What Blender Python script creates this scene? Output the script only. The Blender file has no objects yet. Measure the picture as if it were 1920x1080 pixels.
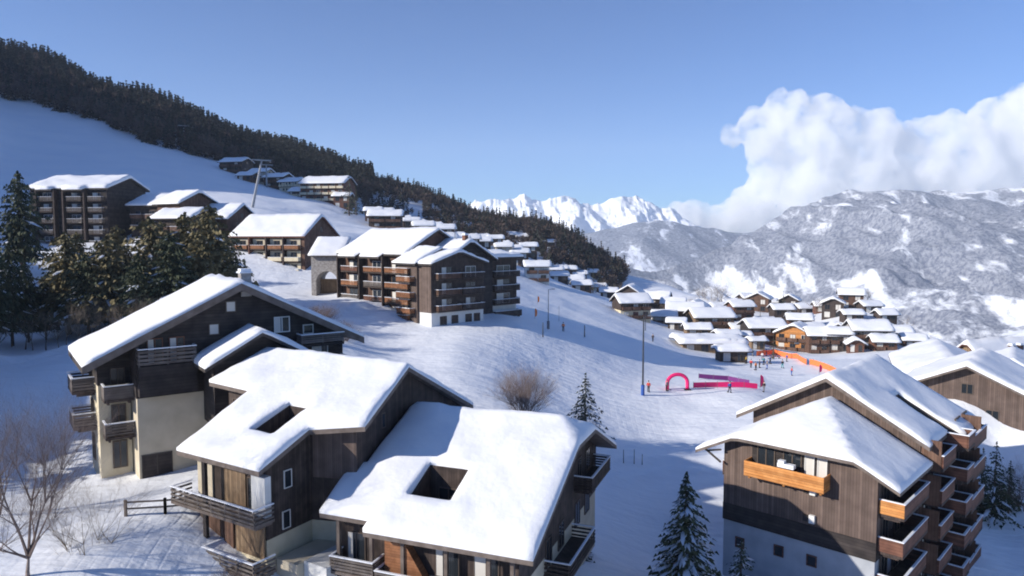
import bpy, math, random
import numpy as np
from mathutils import Vector
from mathutils.geometry import delaunay_2d_cdt

# ------------------------------------------------------------------ camera, sky, sun, exposure
sc = bpy.context.scene
COL = sc.collection
FPX = 1330.0; PITCH = math.radians(4.0)
cd = bpy.data.cameras.new('camera'); cam = bpy.data.objects.new('camera', cd); COL.objects.link(cam)
cd.sensor_width = 36.0; cd.lens = FPX / 1920 * 36.0; cd.clip_start = 0.5; cd.clip_end = 60000
cam.location = (0, 0, 0); cam.rotation_euler = (math.pi / 2 - PITCH, 0, 0)
sc.camera = cam
SUN_EL = math.radians(24.0); SUN_AZ = math.atan2(-0.94, -0.34)      # azimuth from +Y towards +X
sdir = Vector((math.sin(SUN_AZ) * math.cos(SUN_EL), math.cos(SUN_AZ) * math.cos(SUN_EL), math.sin(SUN_EL)))
w = bpy.data.worlds.new('World'); sc.world = w; w.use_nodes = True
nt = w.node_tree; nt.nodes.clear()
sky = nt.nodes.new('ShaderNodeTexSky'); sky.sky_type = 'NISHITA'; sky.sun_disc = False
sky.sun_elevation = SUN_EL; sky.sun_rotation = SUN_AZ % (2 * math.pi)
sky.altitude = 1700; sky.air_density = 1.0; sky.dust_density = 0.8; sky.ozone_density = 3.2
bg = nt.nodes.new('ShaderNodeBackground'); bg.inputs[1].default_value = 0.088
wo = nt.nodes.new('ShaderNodeOutputWorld')
tint = nt.nodes.new('ShaderNodeVectorMath'); tint.operation = 'MULTIPLY'; tint.inputs[1].default_value = (.60, .85, 1.22)
nt.links.new(sky.outputs[0], tint.inputs[0]); nt.links.new(tint.outputs[0], bg.inputs[0]); nt.links.new(bg.outputs[0], wo.inputs[0])
sl = bpy.data.lights.new('sun', 'SUN'); sl.energy = 4.9; sl.angle = math.radians(0.55); sl.color = (1.0, 0.93, 0.83)
so = bpy.data.objects.new('sun', sl); COL.objects.link(so)
so.rotation_euler = (-sdir).to_track_quat('-Z', 'Y').to_euler()
sc.view_settings.view_transform = 'Standard'; sc.view_settings.look = 'None'
sc.view_settings.exposure = 0.4; sc.view_settings.gamma = 1.0
cy = sc.cycles
cy.max_bounces = 18; cy.diffuse_bounces = 3; cy.glossy_bounces = 2; cy.transmission_bounces = 2; cy.transparent_max_bounces = 8
cy.volume_bounces = 18; cy.use_denoising = True; cy.caustics_reflective = False; cy.caustics_refractive = False
cy.filter_width = 1.9

# ------------------------------------------------------------------ helpers
def ray(px, py):
    b = (540 - py) / FPX
    return np.array([(px - 960) / FPX, math.cos(PITCH) + b * math.sin(PITCH), -math.sin(PITCH) + b * math.cos(PITCH)])
def at(px, py, y):
    r = ray(px, py); return r * (y / r[1])

ZO = {}
def tag(o, label=None, cat=None, group=None, kind=None):
    if label: o['label'] = label
    if cat: o['category'] = cat
    if group: o['group'] = group
    if kind: o['kind'] = kind
    return o
def empty(name, loc, rz=0, label=None, cat=None, group=None):
    o = bpy.data.objects.new(name, None); COL.objects.link(o)
    o.location = loc; o.rotation_euler = (0, 0, rz); o.empty_display_size = .5
    ZO[o.name] = 0
    return tag(o, label, cat, group)
class MB:
    def __init__(s): s.v = []; s.f = []; s.m = []
    def add(s, vs, fs, m=0):
        b = len(s.v); s.v += [tuple(p) for p in vs]
        s.f += [tuple(i + b for i in f) for f in fs]; s.m += [m] * len(fs)
    def box(s, x0, x1, y0, y1, z0, z1, m=0):
        vs = [(x, y, z) for z in (z0, z1) for (x, y) in ((x0, y0), (x1, y0), (x1, y1), (x0, y1))]
        s.add(vs, [(3, 2, 1, 0), (4, 5, 6, 7), (0, 1, 5, 4), (1, 2, 6, 5), (2, 3, 7, 6), (3, 0, 4, 7)], m)
    def obox(s, p, d, n, a0, a1, b0, b1, z0, z1, m=0):
        # box in a 2D frame: point p, along d, along n
        P = lambda a, b: (p[0] + d[0] * a + n[0] * b, p[1] + d[1] * a + n[1] * b)
        q = [P(a0, b0), P(a1, b0), P(a1, b1), P(a0, b1)]
        vs = [(x, y, z) for z in (z0, z1) for (x, y) in q]
        s.add(vs, [(3, 2, 1, 0), (4, 5, 6, 7), (0, 1, 5, 4), (1, 2, 6, 5), (2, 3, 7, 6), (3, 0, 4, 7)], m)
    def tube(s, p0, p1, r0, r1, n=6, m=0, cap=True):
        p0 = Vector(p0); p1 = Vector(p1); d = (p1 - p0).normalized()
        a = d.orthogonal().normalized(); b = d.cross(a)
        vs = []
        for p, r in ((p0, r0), (p1, r1)):
            for k in range(n):
                t = 2 * math.pi * k / n; vs.append(p + a * (r * math.cos(t)) + b * (r * math.sin(t)))
        fs = [(k, (k + 1) % n, n + (k + 1) % n, n + k) for k in range(n)]
        if cap: fs += [tuple(range(n))[::-1], tuple(range(n, 2 * n))]
        s.add(vs, fs, m)
    def build(s, name, mats, parent=None, smooth=False, z0=0.0):
        me = bpy.data.meshes.new(name)
        vs = s.v if not z0 else [(x, y, z - z0) for x, y, z in s.v]
        me.from_pydata([tuple(map(float, p)) for p in vs], [], s.f)
        if not isinstance(mats, (list, tuple)): mats = [mats]
        for m in mats: me.materials.append(m)
        if len(mats) > 1: me.polygons.foreach_set('material_index', s.m)
        if smooth: me.polygons.foreach_set('use_smooth', [True] * len(s.f))
        me.update()
        o = bpy.data.objects.new(name, me); COL.objects.link(o)
        if parent: o.parent = parent
        return o
def npmesh(name, V, Fc, mats, parent=None, smooth=False, mi=None):
    me = bpy.data.meshes.new(name)
    V = np.asarray(V, np.float32); Fc = np.asarray(Fc, np.int32); k = Fc.shape[1]
    me.vertices.add(len(V)); me.vertices.foreach_set('co', V.ravel())
    me.loops.add(Fc.size); me.loops.foreach_set('vertex_index', Fc.ravel())
    me.polygons.add(len(Fc)); me.polygons.foreach_set('loop_start', np.arange(0, Fc.size, k, dtype=np.int32))
    if smooth: me.polygons.foreach_set('use_smooth', np.ones(len(Fc), bool))
    for m in (mats if isinstance(mats, (list, tuple)) else [mats]): me.materials.append(m)
    if mi is not None: me.polygons.foreach_set('material_index', np.asarray(mi, np.int32))
    me.update(calc_edges=True); me.validate()
    o = bpy.data.objects.new(name, me); COL.objects.link(o)
    if parent: o.parent = parent
    return o
def copy_tree(o, parent=None):
    c = o.copy(); COL.objects.link(c)
    if parent: c.parent = parent
    for ch in list(o.children): copy_tree(ch, c)
    return c

# value noise in numpy
def vnoise(x, y, seed=0):
    xi = np.floor(x).astype(np.int64); yi = np.floor(y).astype(np.int64); fx = x - xi; fy = y - yi
    fx = fx * fx * (3 - 2 * fx); fy = fy * fy * (3 - 2 * fy)
    def h(a, b):
        n = (a * 374761393 + b * 668265263 + seed * 1442695041) & 0x7fffffff
        n = ((n ^ (n >> 13)) * 1274126177) & 0x7fffffff
        n = n ^ (n >> 16)
        return (n & 0xffff) / 65535.0
    return (h(xi, yi) * (1 - fx) + h(xi + 1, yi) * fx) * (1 - fy) + (h(xi, yi + 1) * (1 - fx) + h(xi + 1, yi + 1) * fx) * fy - .5
def fbm(x, y, o=4, seed=0):
    r = 0; a = 1
    for k in range(o): r = r + a * vnoise(x * 2 ** k, y * 2 ** k, seed + k); a *= .5
    return r
def ridged(x, y, o=5, seed=0):
    r = 0; a = 1
    for k in range(o): r = r + a * (.5 - np.abs(vnoise(x * 2 ** k, y * 2 ** k, seed + k)) * 2); a *= .5
    return r

# ------------------------------------------------------------------ materials
def mat(name, col, rough=.8, col2=None, scale=1.0, stripes=None, bump=0.0, bscale=8.0, metal=0.0, spec=.3, kind=None, dist=0.02, contrast=(.35, .65)):
    m = bpy.data.materials.new(name); m.use_nodes = True; t = m.node_tree; N = t.nodes; Lk = t.links
    b = N['Principled BSDF']; b.inputs['Roughness'].default_value = rough; b.inputs['Metallic'].default_value = metal
    b.inputs['Specular IOR Level'].default_value = spec
    b.inputs['Base Color'].default_value = (*col, 1)
    tc = N.new('ShaderNodeTexCoord')
    if col2:
        n = N.new('ShaderNodeTexNoise'); n.inputs['Scale'].default_value = scale; n.inputs['Detail'].default_value = 6
        Lk.new(tc.outputs['Object'], n.inputs['Vector'])
        r = N.new('ShaderNodeValToRGB'); r.color_ramp.elements[0].position = contrast[0]; r.color_ramp.elements[1].position = contrast[1]
        r.color_ramp.elements[0].color = (*col, 1); r.color_ramp.elements[1].color = (*col2, 1)
        Lk.new(n.outputs['Fac'], r.inputs[0]); src = r.outputs[0]
    else: src = None
    hsrc = None
    if stripes:
        sx = N.new('ShaderNodeSeparateXYZ'); Lk.new(tc.outputs['Object'], sx.inputs[0])
        if stripes[0] == 'v':
            a = N.new('ShaderNodeMath'); a.operation = 'ADD'; Lk.new(sx.outputs[0], a.inputs[0]); Lk.new(sx.outputs[1], a.inputs[1]); out = a.outputs[0]
        else: out = sx.outputs[2]
        d = N.new('ShaderNodeMath'); d.operation = 'DIVIDE'; Lk.new(out, d.inputs[0]); d.inputs[1].default_value = stripes[1]
        fr = N.new('ShaderNodeMath'); fr.operation = 'FRACT'; Lk.new(d.outputs[0], fr.inputs[0])
        fl = N.new('ShaderNodeMath'); fl.operation = 'FLOOR'; Lk.new(d.outputs[0], fl.inputs[0])
        wn = N.new('ShaderNodeTexWhiteNoise'); wn.noise_dimensions = '1D'; Lk.new(fl.outputs[0], wn.inputs['W'])
        mr = N.new('ShaderNodeMapRange'); Lk.new(wn.outputs['Value'], mr.inputs[0]); mr.inputs[3].default_value = .72; mr.inputs[4].default_value = 1.22
        gr = N.new('ShaderNodeMath'); gr.operation = 'GREATER_THAN'; Lk.new(fr.outputs[0], gr.inputs[0]); gr.inputs[1].default_value = .1
        g2 = N.new('ShaderNodeMapRange'); Lk.new(gr.outputs[0], g2.inputs[0]); g2.inputs[3].default_value = .45; g2.inputs[4].default_value = 1
        mu = N.new('ShaderNodeMath'); mu.operation = 'MULTIPLY'; Lk.new(mr.outputs[0], mu.inputs[0]); Lk.new(g2.outputs[0], mu.inputs[1])
        vm = N.new('ShaderNodeVectorMath'); vm.operation = 'SCALE'
        if src: Lk.new(src, vm.inputs[0])
        else: vm.inputs[0].default_value = col
        Lk.new(mu.outputs[0], vm.inputs['Scale']); src = vm.outputs[0]; hsrc = gr.outputs[0]
    if src: Lk.new(src, b.inputs['Base Color'])
    if bump:
        n2 = N.new('ShaderNodeTexNoise'); n2.inputs['Scale'].default_value = bscale; n2.inputs['Detail'].default_value = 5
        Lk.new(tc.outputs['Object'], n2.inputs['Vector'])
        bp = N.new('ShaderNodeBump'); bp.inputs['Strength'].default_value = bump; bp.inputs['Distance'].default_value = dist
        Lk.new(n2.outputs['Fac'], bp.inputs['Height']); Lk.new(bp.outputs[0], b.inputs['Normal'])
    return m
M = {}
M['snow_roof'] = mat('snow_roof', (.87, .88, .895), .55, (.80, .82, .86), .45, bump=.4, bscale=1.8, dist=.1)
M['snow_clump'] = mat('snow_clump', (.84, .86, .9), .6, (.76, .79, .85), 2)
M['timber_dark'] = mat('timber_dark', (.044, .032, .028), .75, (.080, .058, .050), 1.4, stripes=('v', .22))
M['timber_black'] = mat('timber_black', (.030, .025, .025), .8, (.058, .047, .044), 1.2, stripes=('h', .25))
M['timber_brown'] = mat('timber_brown', (.105, .074, .062), .75, (.150, .108, .090), .9, stripes=('v', .20))
M['timber_mid'] = mat('timber_mid', (.098, .052, .036), .75, (.16, .092, .064), 1.3, stripes=('v', .22))
M['timber_red'] = mat('timber_red', (.115, .050, .034), .75, (.19, .088, .058), 1.3, stripes=('h', .22))
M['timber_orange'] = mat('timber_orange', (.50, .20, .055), .7, (.62, .28, .09), 2.0, stripes=('h', .19))
M['timber_rust'] = mat('timber_rust', (.23, .095, .042), .75, (.33, .15, .07), 2.0, stripes=('h', .19))
M['timber_grey'] = mat('timber_grey', (.12, .10, .088), .8, (.19, .165, .15), 1.3, stripes=('h', .2))
M['timber_tan'] = mat('timber_tan', (.19, .125, .075), .75, (.26, .18, .11), 1.3, stripes=('v', .22))
M['fascia'] = mat('fascia', (.12, .095, .08), .8, (.19, .155, .135), 1.5)
M['fascia_dark'] = mat('fascia_dark', (.045, .038, .036), .8, (.08, .068, .062), 1.5)
M['stucco_beige'] = mat('stucco_beige', (.50, .44, .33), .9, (.60, .53, .41), .8, bump=.2, bscale=30)
M['stucco_white'] = mat('stucco_white', (.62, .62, .60), .9, (.72, .72, .70), .7, bump=.2, bscale=30)
M['stucco_cream'] = mat('stucco_cream', (.60, .52, .36), .9, (.70, .62, .46), .8, bump=.2, bscale=30)
M['stucco_shade_grey'] = mat('stucco_shade_grey', (.33, .35, .38), .9, (.42, .44, .47), .7, bump=.2, bscale=30)  # shade over the brown chalet's base wall, put into the render colour
M['stone'] = mat('stone', (.22, .20, .19), .9, (.40, .38, .36), 2.2, bump=.6, bscale=4)
M['glass'] = mat('glass', (.02, .025, .032), .12, spec=.6)
M['frame'] = mat('frame', (.10, .075, .06), .6)
M['frame_white'] = mat('frame_white', (.72, .71, .68), .6)
M['curtain'] = mat('curtain', (.62, .60, .56), .8)
M['metal'] = mat('metal', (.28, .29, .31), .45, metal=.6)
M['dark_metal'] = mat('dark_metal', (.06, .065, .075), .5, metal=.3)
M['bark'] = mat('bark', (.10, .07, .055), .9, (.17, .125, .10), 6)
M['bark_pale'] = mat('bark_pale', (.20, .155, .135), .9, (.30, .24, .21), 6)
M['twig'] = mat('twig', (.13, .095, .082), .9, (.22, .17, .15), 1.0)
M['needle'] = mat('needle', (.028, .040, .024), .8, (.075, .088, .045), 1.1)
M['needle_olive'] = mat('needle_olive', (.095, .085, .040), .8, (.23, .19, .095), .7)
M['needle_blue'] = mat('needle_blue', (.035, .05, .045), .8, (.10, .12, .11), .9)
M['larch'] = mat('larch', (.13, .10, .07), .9, (.25, .20, .15), .8)
M['pink'] = mat('pink', (.85, .02, .17), .6)
M['orange_net'] = mat('orange_net', (.95, .22, .06), .7)
M['skin'] = mat('skin', (.55, .34, .25), .6)
for n_, c_ in dict(red=(.62, .05, .035), blue=(.035, .10, .36), black=(.02, .02, .025), yellow=(.75, .48, .04), teal=(.03, .27, .30), white=(.7, .7, .7), orange=(.85, .22, .04), grey=(.2, .2, .22)).items():
    M['cloth_' + n_] = mat('cloth_' + n_, c_, .7)

# ------------------------------------------------------------------ terrain
CP = [  # (pixel x, pixel y, distance) of points on the ground, plus explicit xyz
 (0,1078,36),(100,1000,41),(265,905,53),(190,868,60),(100,850,64),(250,960,47),
 (100,690,82),(0,690,88),(0,632,108),(100,612,118),(200,600,118),(300,575,125),(120,655,98),
 (1150,1000,58),(1130,900,70),(1190,860,79),(1280,1060,56),(1300,860,82),
 (1200,800,93),(1270,732,113),(1420,732,114),(1350,770,102),(1440,790,96),(1300,900,74),
 (800,617,118),(985,614,127),(900,640,112),(850,665,102),(800,700,94),(700,640,110),(650,602,118),(640,578,126),
 (600,565,132),(560,556,142),(885,768,80),(985,775,83),(700,690,92),(640,640,100),(1100,690,114),(1000,690,107),(1050,740,99),
 (450,545,150),(420,560,128),(640,558,138),(600,548,154),(690,575,128),(745,596,123),
 (60,455,182),(225,455,182),(150,470,165),(300,440,185),(400,440,182),(490,440,178),(330,520,145),(200,540,140),(50,560,130),
 (400,395,215),(300,360,245),(200,300,300),(0,188,430),(0,300,270),(100,330,240),(200,240,400),(300,270,390),(400,300,385),
 (430,310,375),(500,345,350),(560,365,340),(640,385,325),(660,400,300),(700,425,270),(600,430,215),(650,445,190),(700,470,190),(760,450,230),
 (0,112,540),(100,132,540),(190,186,540),(260,196,540),(350,226,540),(430,268,540),(500,300,500),(580,325,480),(650,358,450),
 (720,378,430),(800,395,430),(760,425,370),(850,425,420),(850,450,330),(920,425,520),(930,470,300),(1000,455,520),(1060,487,520),(1130,520,480),(1010,490,330),(1000,510,270),
 (1100,545,300),(1140,560,260),(1000,548,205),(1080,575,200),(1150,598,195),(1185,598,215),(1220,600,230),(1000,612,136),(1100,620,150),
 (1150,640,150),(1200,655,148),(1250,690,132),(1300,660,172),(1400,665,180),(1400,620,235),(1300,600,265),(1220,575,300),(1180,548,350),
 (1500,640,230),(1600,662,190),(1700,662,185),(1560,690,150),(1480,700,145),(1550,610,300),(1450,585,360),(1650,630,290),(1330,570,380),(1250,550,420),
 (1800,768,79),(1855,770,79),(1925,768,80),(1855,740,95),(1870,850,76),(1915,880,72),(1880,700,150),(1750,690,155),(1900,1010,64),(1800,1050,58),(1600,800,100),(1700,740,125),(1650,1079,56)]
XYZ = [(-20,41.5,-17.4),(-15,38,-19.7),(-18.5,36,-19.7),(-11,35,-21.4),(-4,32,-22.6),(4,32,-23.4),(-24,43,-16.9),(4,44,-22.6),(-8,52,-20.5),(-12,58,-19),(0,-10,-23),(-40,-10,-16),(45,-10,-30),(40,20,-29),(0,20,-21.5),(-40,20,-14),(30,40,-27),(10,42,-24),
 (-60,50,-11),(-75,75,-5),(-95,100,2),(-100,40,0),(-130,130,10),(-150,90,22),(-190,150,34),(-190,60,30),(-275,200,92),(-290,130,80),(-320,230,132),(-310,300,136),(-255,265,84),  # far left: unseen hill, raised so that it shades the ski slope
 (-390,300,165),(-400,420,152),(-430,540,148),(-300,640,92),(-430,640,120),(-200,700,70),(-60,700,0),(60,640,-110),(130,560,-120),(220,520,-140),
 (110,480,-80),(180,400,-80),(260,340,-105),(240,260,-90),(200,180,-62),(150,236,-50),(160,300,-68),(160,120,-38),(120,70,-31),(110,20,-32),(100,-20,-33),
 (300,440,-75),(340,330,-80),(340,200,-70),(320,80,-70),(300,-20,-70),(-420,200,140),(-420,60,130),(-250,-20,70),(-120,-20,10),
 (300,600,-140),(100,780,-140),(-100,850,-60),(-300,850,60)]
pts = [tuple(at(*c)) for c in CP] + XYZ
pts = np.array(pts, float)
def _warp(x, y):   # near ground gets more weight: log-like polar stretch
    r = np.sqrt(x * x + (y + 60) ** 2) + 1e-6; k = np.log1p(r / 60.0) / r * 4
    return x * k, (y + 60) * k
def _tps(d2): return np.where(d2 > 1e-12, .5 * d2 * np.log(np.maximum(d2, 1e-12)), 0)
_px, _py = _warp(pts[:, 0], pts[:, 1])
_n = len(pts)
_K = _tps((_px[:, None] - _px) ** 2 + (_py[:, None] - _py) ** 2) + np.eye(_n) * 2e-3
_A = np.zeros((_n + 3, _n + 3)); _A[:_n, :_n] = _K; _A[:_n, _n] = 1; _A[:_n, _n + 1] = _px; _A[:_n, _n + 2] = _py
_A[_n, :_n] = 1; _A[_n + 1, :_n] = _px; _A[_n + 2, :_n] = _py
_w = np.linalg.solve(_A, np.concatenate([pts[:, 2], [0, 0, 0]]))
def gz(x, y):
    x = np.atleast_1d(np.asarray(x, float)); y = np.atleast_1d(np.asarray(y, float)); sh = x.shape; x = x.ravel(); y = y.ravel()
    u, v = _warp(x, y); out = np.empty(len(x))
    for i in range(0, len(x), 20000):
        a, b = u[i:i + 20000], v[i:i + 20000]
        out[i:i + 20000] = _tps((a[:, None] - _px) ** 2 + (b[:, None] - _py) ** 2) @ _w[:_n] + _w[_n] + _w[_n + 1] * a + _w[_n + 2] * b
    out += .5 * fbm(x / 14, y / 14, 3, 3) * np.clip(y / 120, .35, 1.5) + .12 * fbm(x / 2.5, y / 2.5, 2, 9)
    return out.reshape(sh)
ROADS = [([(-95, 72), (-74, 84), (-56, 97), (-40, 112), (-24, 128), (-10, 140)], 3.0, .45), ([(-40, 30), (-31, 39), (-27, 44), (-21, 46)], 1.6, .35), ([(6, 70), (16, 78), (30, 82), (44, 84)], 1.5, .3), ([(-60, 62), (-44, 58), (-34, 57)], 1.8, .35)]
_gz0 = gz
def gz(x, y):
    z = _gz0(x, y); x = np.atleast_1d(np.asarray(x, float)); y = np.atleast_1d(np.asarray(y, float))
    near = (y < 170) & (y > 20) & (np.abs(x) < 130)
    if not near.any(): return z
    xx, yy = x[near], y[near]; dz = np.zeros(len(xx))
    for P_, wd, hh in ROADS:
        d = np.full(len(xx), 1e9)
        for (ax, ay), (bx, by) in zip(P_[:-1], P_[1:]):
            L2 = (bx - ax) ** 2 + (by - ay) ** 2; t = np.clip(((xx - ax) * (bx - ax) + (yy - ay) * (by - ay)) / L2, 0, 1)
            d = np.minimum(d, np.hypot(xx - ax - t * (bx - ax), yy - ay - t * (by - ay)))
        dz += -hh * np.clip((wd - d) / .8, 0, 1) + hh * 1.1 * np.exp(-((d - wd - .5) / .75) ** 2) * (1 + vnoise(xx / 1.7, yy / 1.7, 4))
    dz += .10 * ridged(xx / 5.5 + 3, yy / 2.6, 3, 17) * np.clip((150 - yy) / 60, 0, 1)
    z = z.copy(); z[near] += dz
    return z
def g1(x, y): return float(gz([x], [y])[0])
def hit(px, py, y0=30., y1=900.):
    r = ray(px, py); ys = np.concatenate([np.arange(y0, 200, 1.0), np.arange(200, y1, 3.0)]); ys = ys[ys >= y0]
    z = gz(r[0] / r[1] * ys, ys); zr = r[2] / r[1] * ys
    k = np.where(zr <= z)[0]
    if len(k) == 0: return None
    i = k[0]; y = ys[i]
    if i > 0:
        a = zr[i - 1] - z[i - 1]; b = zr[i] - z[i]; y = ys[i - 1] + (ys[i] - ys[i - 1]) * a / (a - b)
    x = r[0] / r[1] * y
    return (x, y, g1(x, y))

def axis(segs):
    out = [segs[0][0]]
    for a, b, s in segs:
        n = max(1, int(round((b - a) / s))); out += list(np.linspace(a, b, n + 1)[1:])
    return np.array(out)
gx = axis([(-700, -420, 20), (-420, -200, 6), (-200, -80, 3), (-80, 60, 1.1), (60, 140, 2.2), (140, 360, 5), (360, 900, 30)])
gy = axis([(-80, 25, 5), (25, 150, 1.1), (150, 300, 2.5), (300, 620, 5), (620, 1000, 20)])
X, Y = np.meshgrid(gx, gy); Z = gz(X, Y)
edge = np.clip((X - 330) / 500, 0, 1) * 320 + np.clip((Y - 640) / 360, 0, 1) * 320
Z = Z - edge
Z = np.maximum(Z, -330)
def gridfaces(ny, nx):
    i = np.arange(ny - 1)[:, None] * nx + np.arange(nx - 1)[None, :]
    return np.stack([i, i + 1, i + nx + 1, i + nx], -1).reshape(-1, 4)

def snow_ground():
    m = bpy.data.materials.new('snow_ground'); m.use_nodes = True; t = m.node_tree; N = t.nodes; Lk = t.links
    b = N['Principled BSDF']; b.inputs['Roughness'].default_value = .55; b.inputs['Specular IOR Level'].default_value = .25
    tc = N.new('ShaderNodeTexCoord')
    n = N.new('ShaderNodeTexNoise'); n.inputs['Scale'].default_value = .06; n.inputs['Detail'].default_value = 8; Lk.new(tc.outputs['Object'], n.inputs['Vector'])
    r = N.new('ShaderNodeValToRGB'); r.color_ramp.elements[0].position = .3; r.color_ramp.elements[1].position = .7
    r.color_ramp.elements[0].color = (.80, .83, .88, 1); r.color_ramp.elements[1].color = (.87, .885, .91, 1)
    Lk.new(n.outputs['Fac'], r.inputs[0]); Lk.new(r.outputs[0], b.inputs['Base Color'])
    hs = []
    for sc_, dt, wgt, st in ((1.1, 6, .30, None), (.16, 5, 1.3, None), (.35, 4, .9, (1, .12, 1))):
        q = N.new('ShaderNodeTexNoise'); q.inputs['Scale'].default_value = sc_; q.inputs['Detail'].default_value = dt
        if st:
            mp = N.new('ShaderNodeMapping'); mp.inputs['Scale'].default_value = (st[1], 1, 1); mp.inputs['Rotation'].default_value = (0, 0, .75)
            Lk.new(tc.outputs['Object'], mp.inputs[0]); Lk.new(mp.outputs[0], q.inputs['Vector']); q.inputs['Scale'].default_value = .9
        else: Lk.new(tc.outputs['Object'], q.inputs['Vector'])
        mm = N.new('ShaderNodeMath'); mm.operation = 'MULTIPLY'; Lk.new(q.outputs['Fac'], mm.inputs[0]); mm.inputs[1].default_value = wgt; hs.append(mm.outputs[0])
    for ang, sc_, dis, wt in ((.55, .50, 14, .035), (1.35, .33, 19, .05), (-.35, .42, 16, .03)):
        wv = N.new('ShaderNodeTexWave'); wv.wave_type = 'BANDS'; wv.inputs['Scale'].default_value = sc_; wv.inputs['Distortion'].default_value = dis; wv.inputs['Detail'].default_value = 2; wv.inputs['Detail Scale'].default_value = .25
        mp = N.new('ShaderNodeMapping'); mp.inputs['Rotation'].default_value = (0, 0, ang); mp.inputs['Scale'].default_value = (1, .12, 1); Lk.new(tc.outputs['Object'], mp.inputs[0]); Lk.new(mp.outputs[0], wv.inputs['Vector'])
        pw = N.new('ShaderNodeMath'); pw.operation = 'POWER'; Lk.new(wv.outputs['Fac'], pw.inputs[0]); pw.inputs[1].default_value = 14
        mm = N.new('ShaderNodeMath'); mm.operation = 'MULTIPLY'; Lk.new(pw.outputs[0], mm.inputs[0]); mm.inputs[1].default_value = -wt
        qn = N.new('ShaderNodeTexNoise'); qn.inputs['Scale'].default_value = .05; qn.inputs['Detail'].default_value = 3; mq = N.new('ShaderNodeMapping'); mq.inputs['Location'].default_value = (ang * 90, 7, 0); Lk.new(tc.outputs['Object'], mq.inputs[0]); Lk.new(mq.outputs[0], qn.inputs['Vector'])
        qr = N.new('ShaderNodeMapRange'); Lk.new(qn.outputs['Fac'], qr.inputs[0]); qr.inputs[1].default_value = .50; qr.inputs[2].default_value = .66
        m3 = N.new('ShaderNodeMath'); m3.operation = 'MULTIPLY'; Lk.new(mm.outputs[0], m3.inputs[0]); Lk.new(qr.outputs[0], m3.inputs[1]); hs.append(m3.outputs[0])
    s = hs[0]
    for h in hs[1:]:
        a = N.new('ShaderNodeMath'); a.operation = 'ADD'; Lk.new(s, a.inputs[0]); Lk.new(h, a.inputs[1]); s = a.outputs[0]
    bp = N.new('ShaderNodeBump'); bp.inputs['Strength'].default_value = .55; bp.inputs['Distance'].default_value = .5
    Lk.new(s, bp.inputs['Height']); Lk.new(bp.outputs[0], b.inputs['Normal'])
    return m
M['snow_ground'] = snow_ground()
gr = npmesh('snowy_ground', np.stack([X, Y, Z], -1).reshape(-1, 3), gridfaces(*X.shape), M['snow_ground'], smooth=True)
tag(gr, kind='structure')

# valley floor reaching far away
vx = np.linspace(-3600, 5600, 40); vy = np.linspace(-600, 5900, 40); VX, VY = np.meshgrid(vx, vy)
vo = npmesh('valley_floor', np.stack([VX, VY, np.full_like(VX, -340.)], -1).reshape(-1, 3), gridfaces(40, 40), M['snow_ground']); tag(vo, kind='structure')

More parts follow.
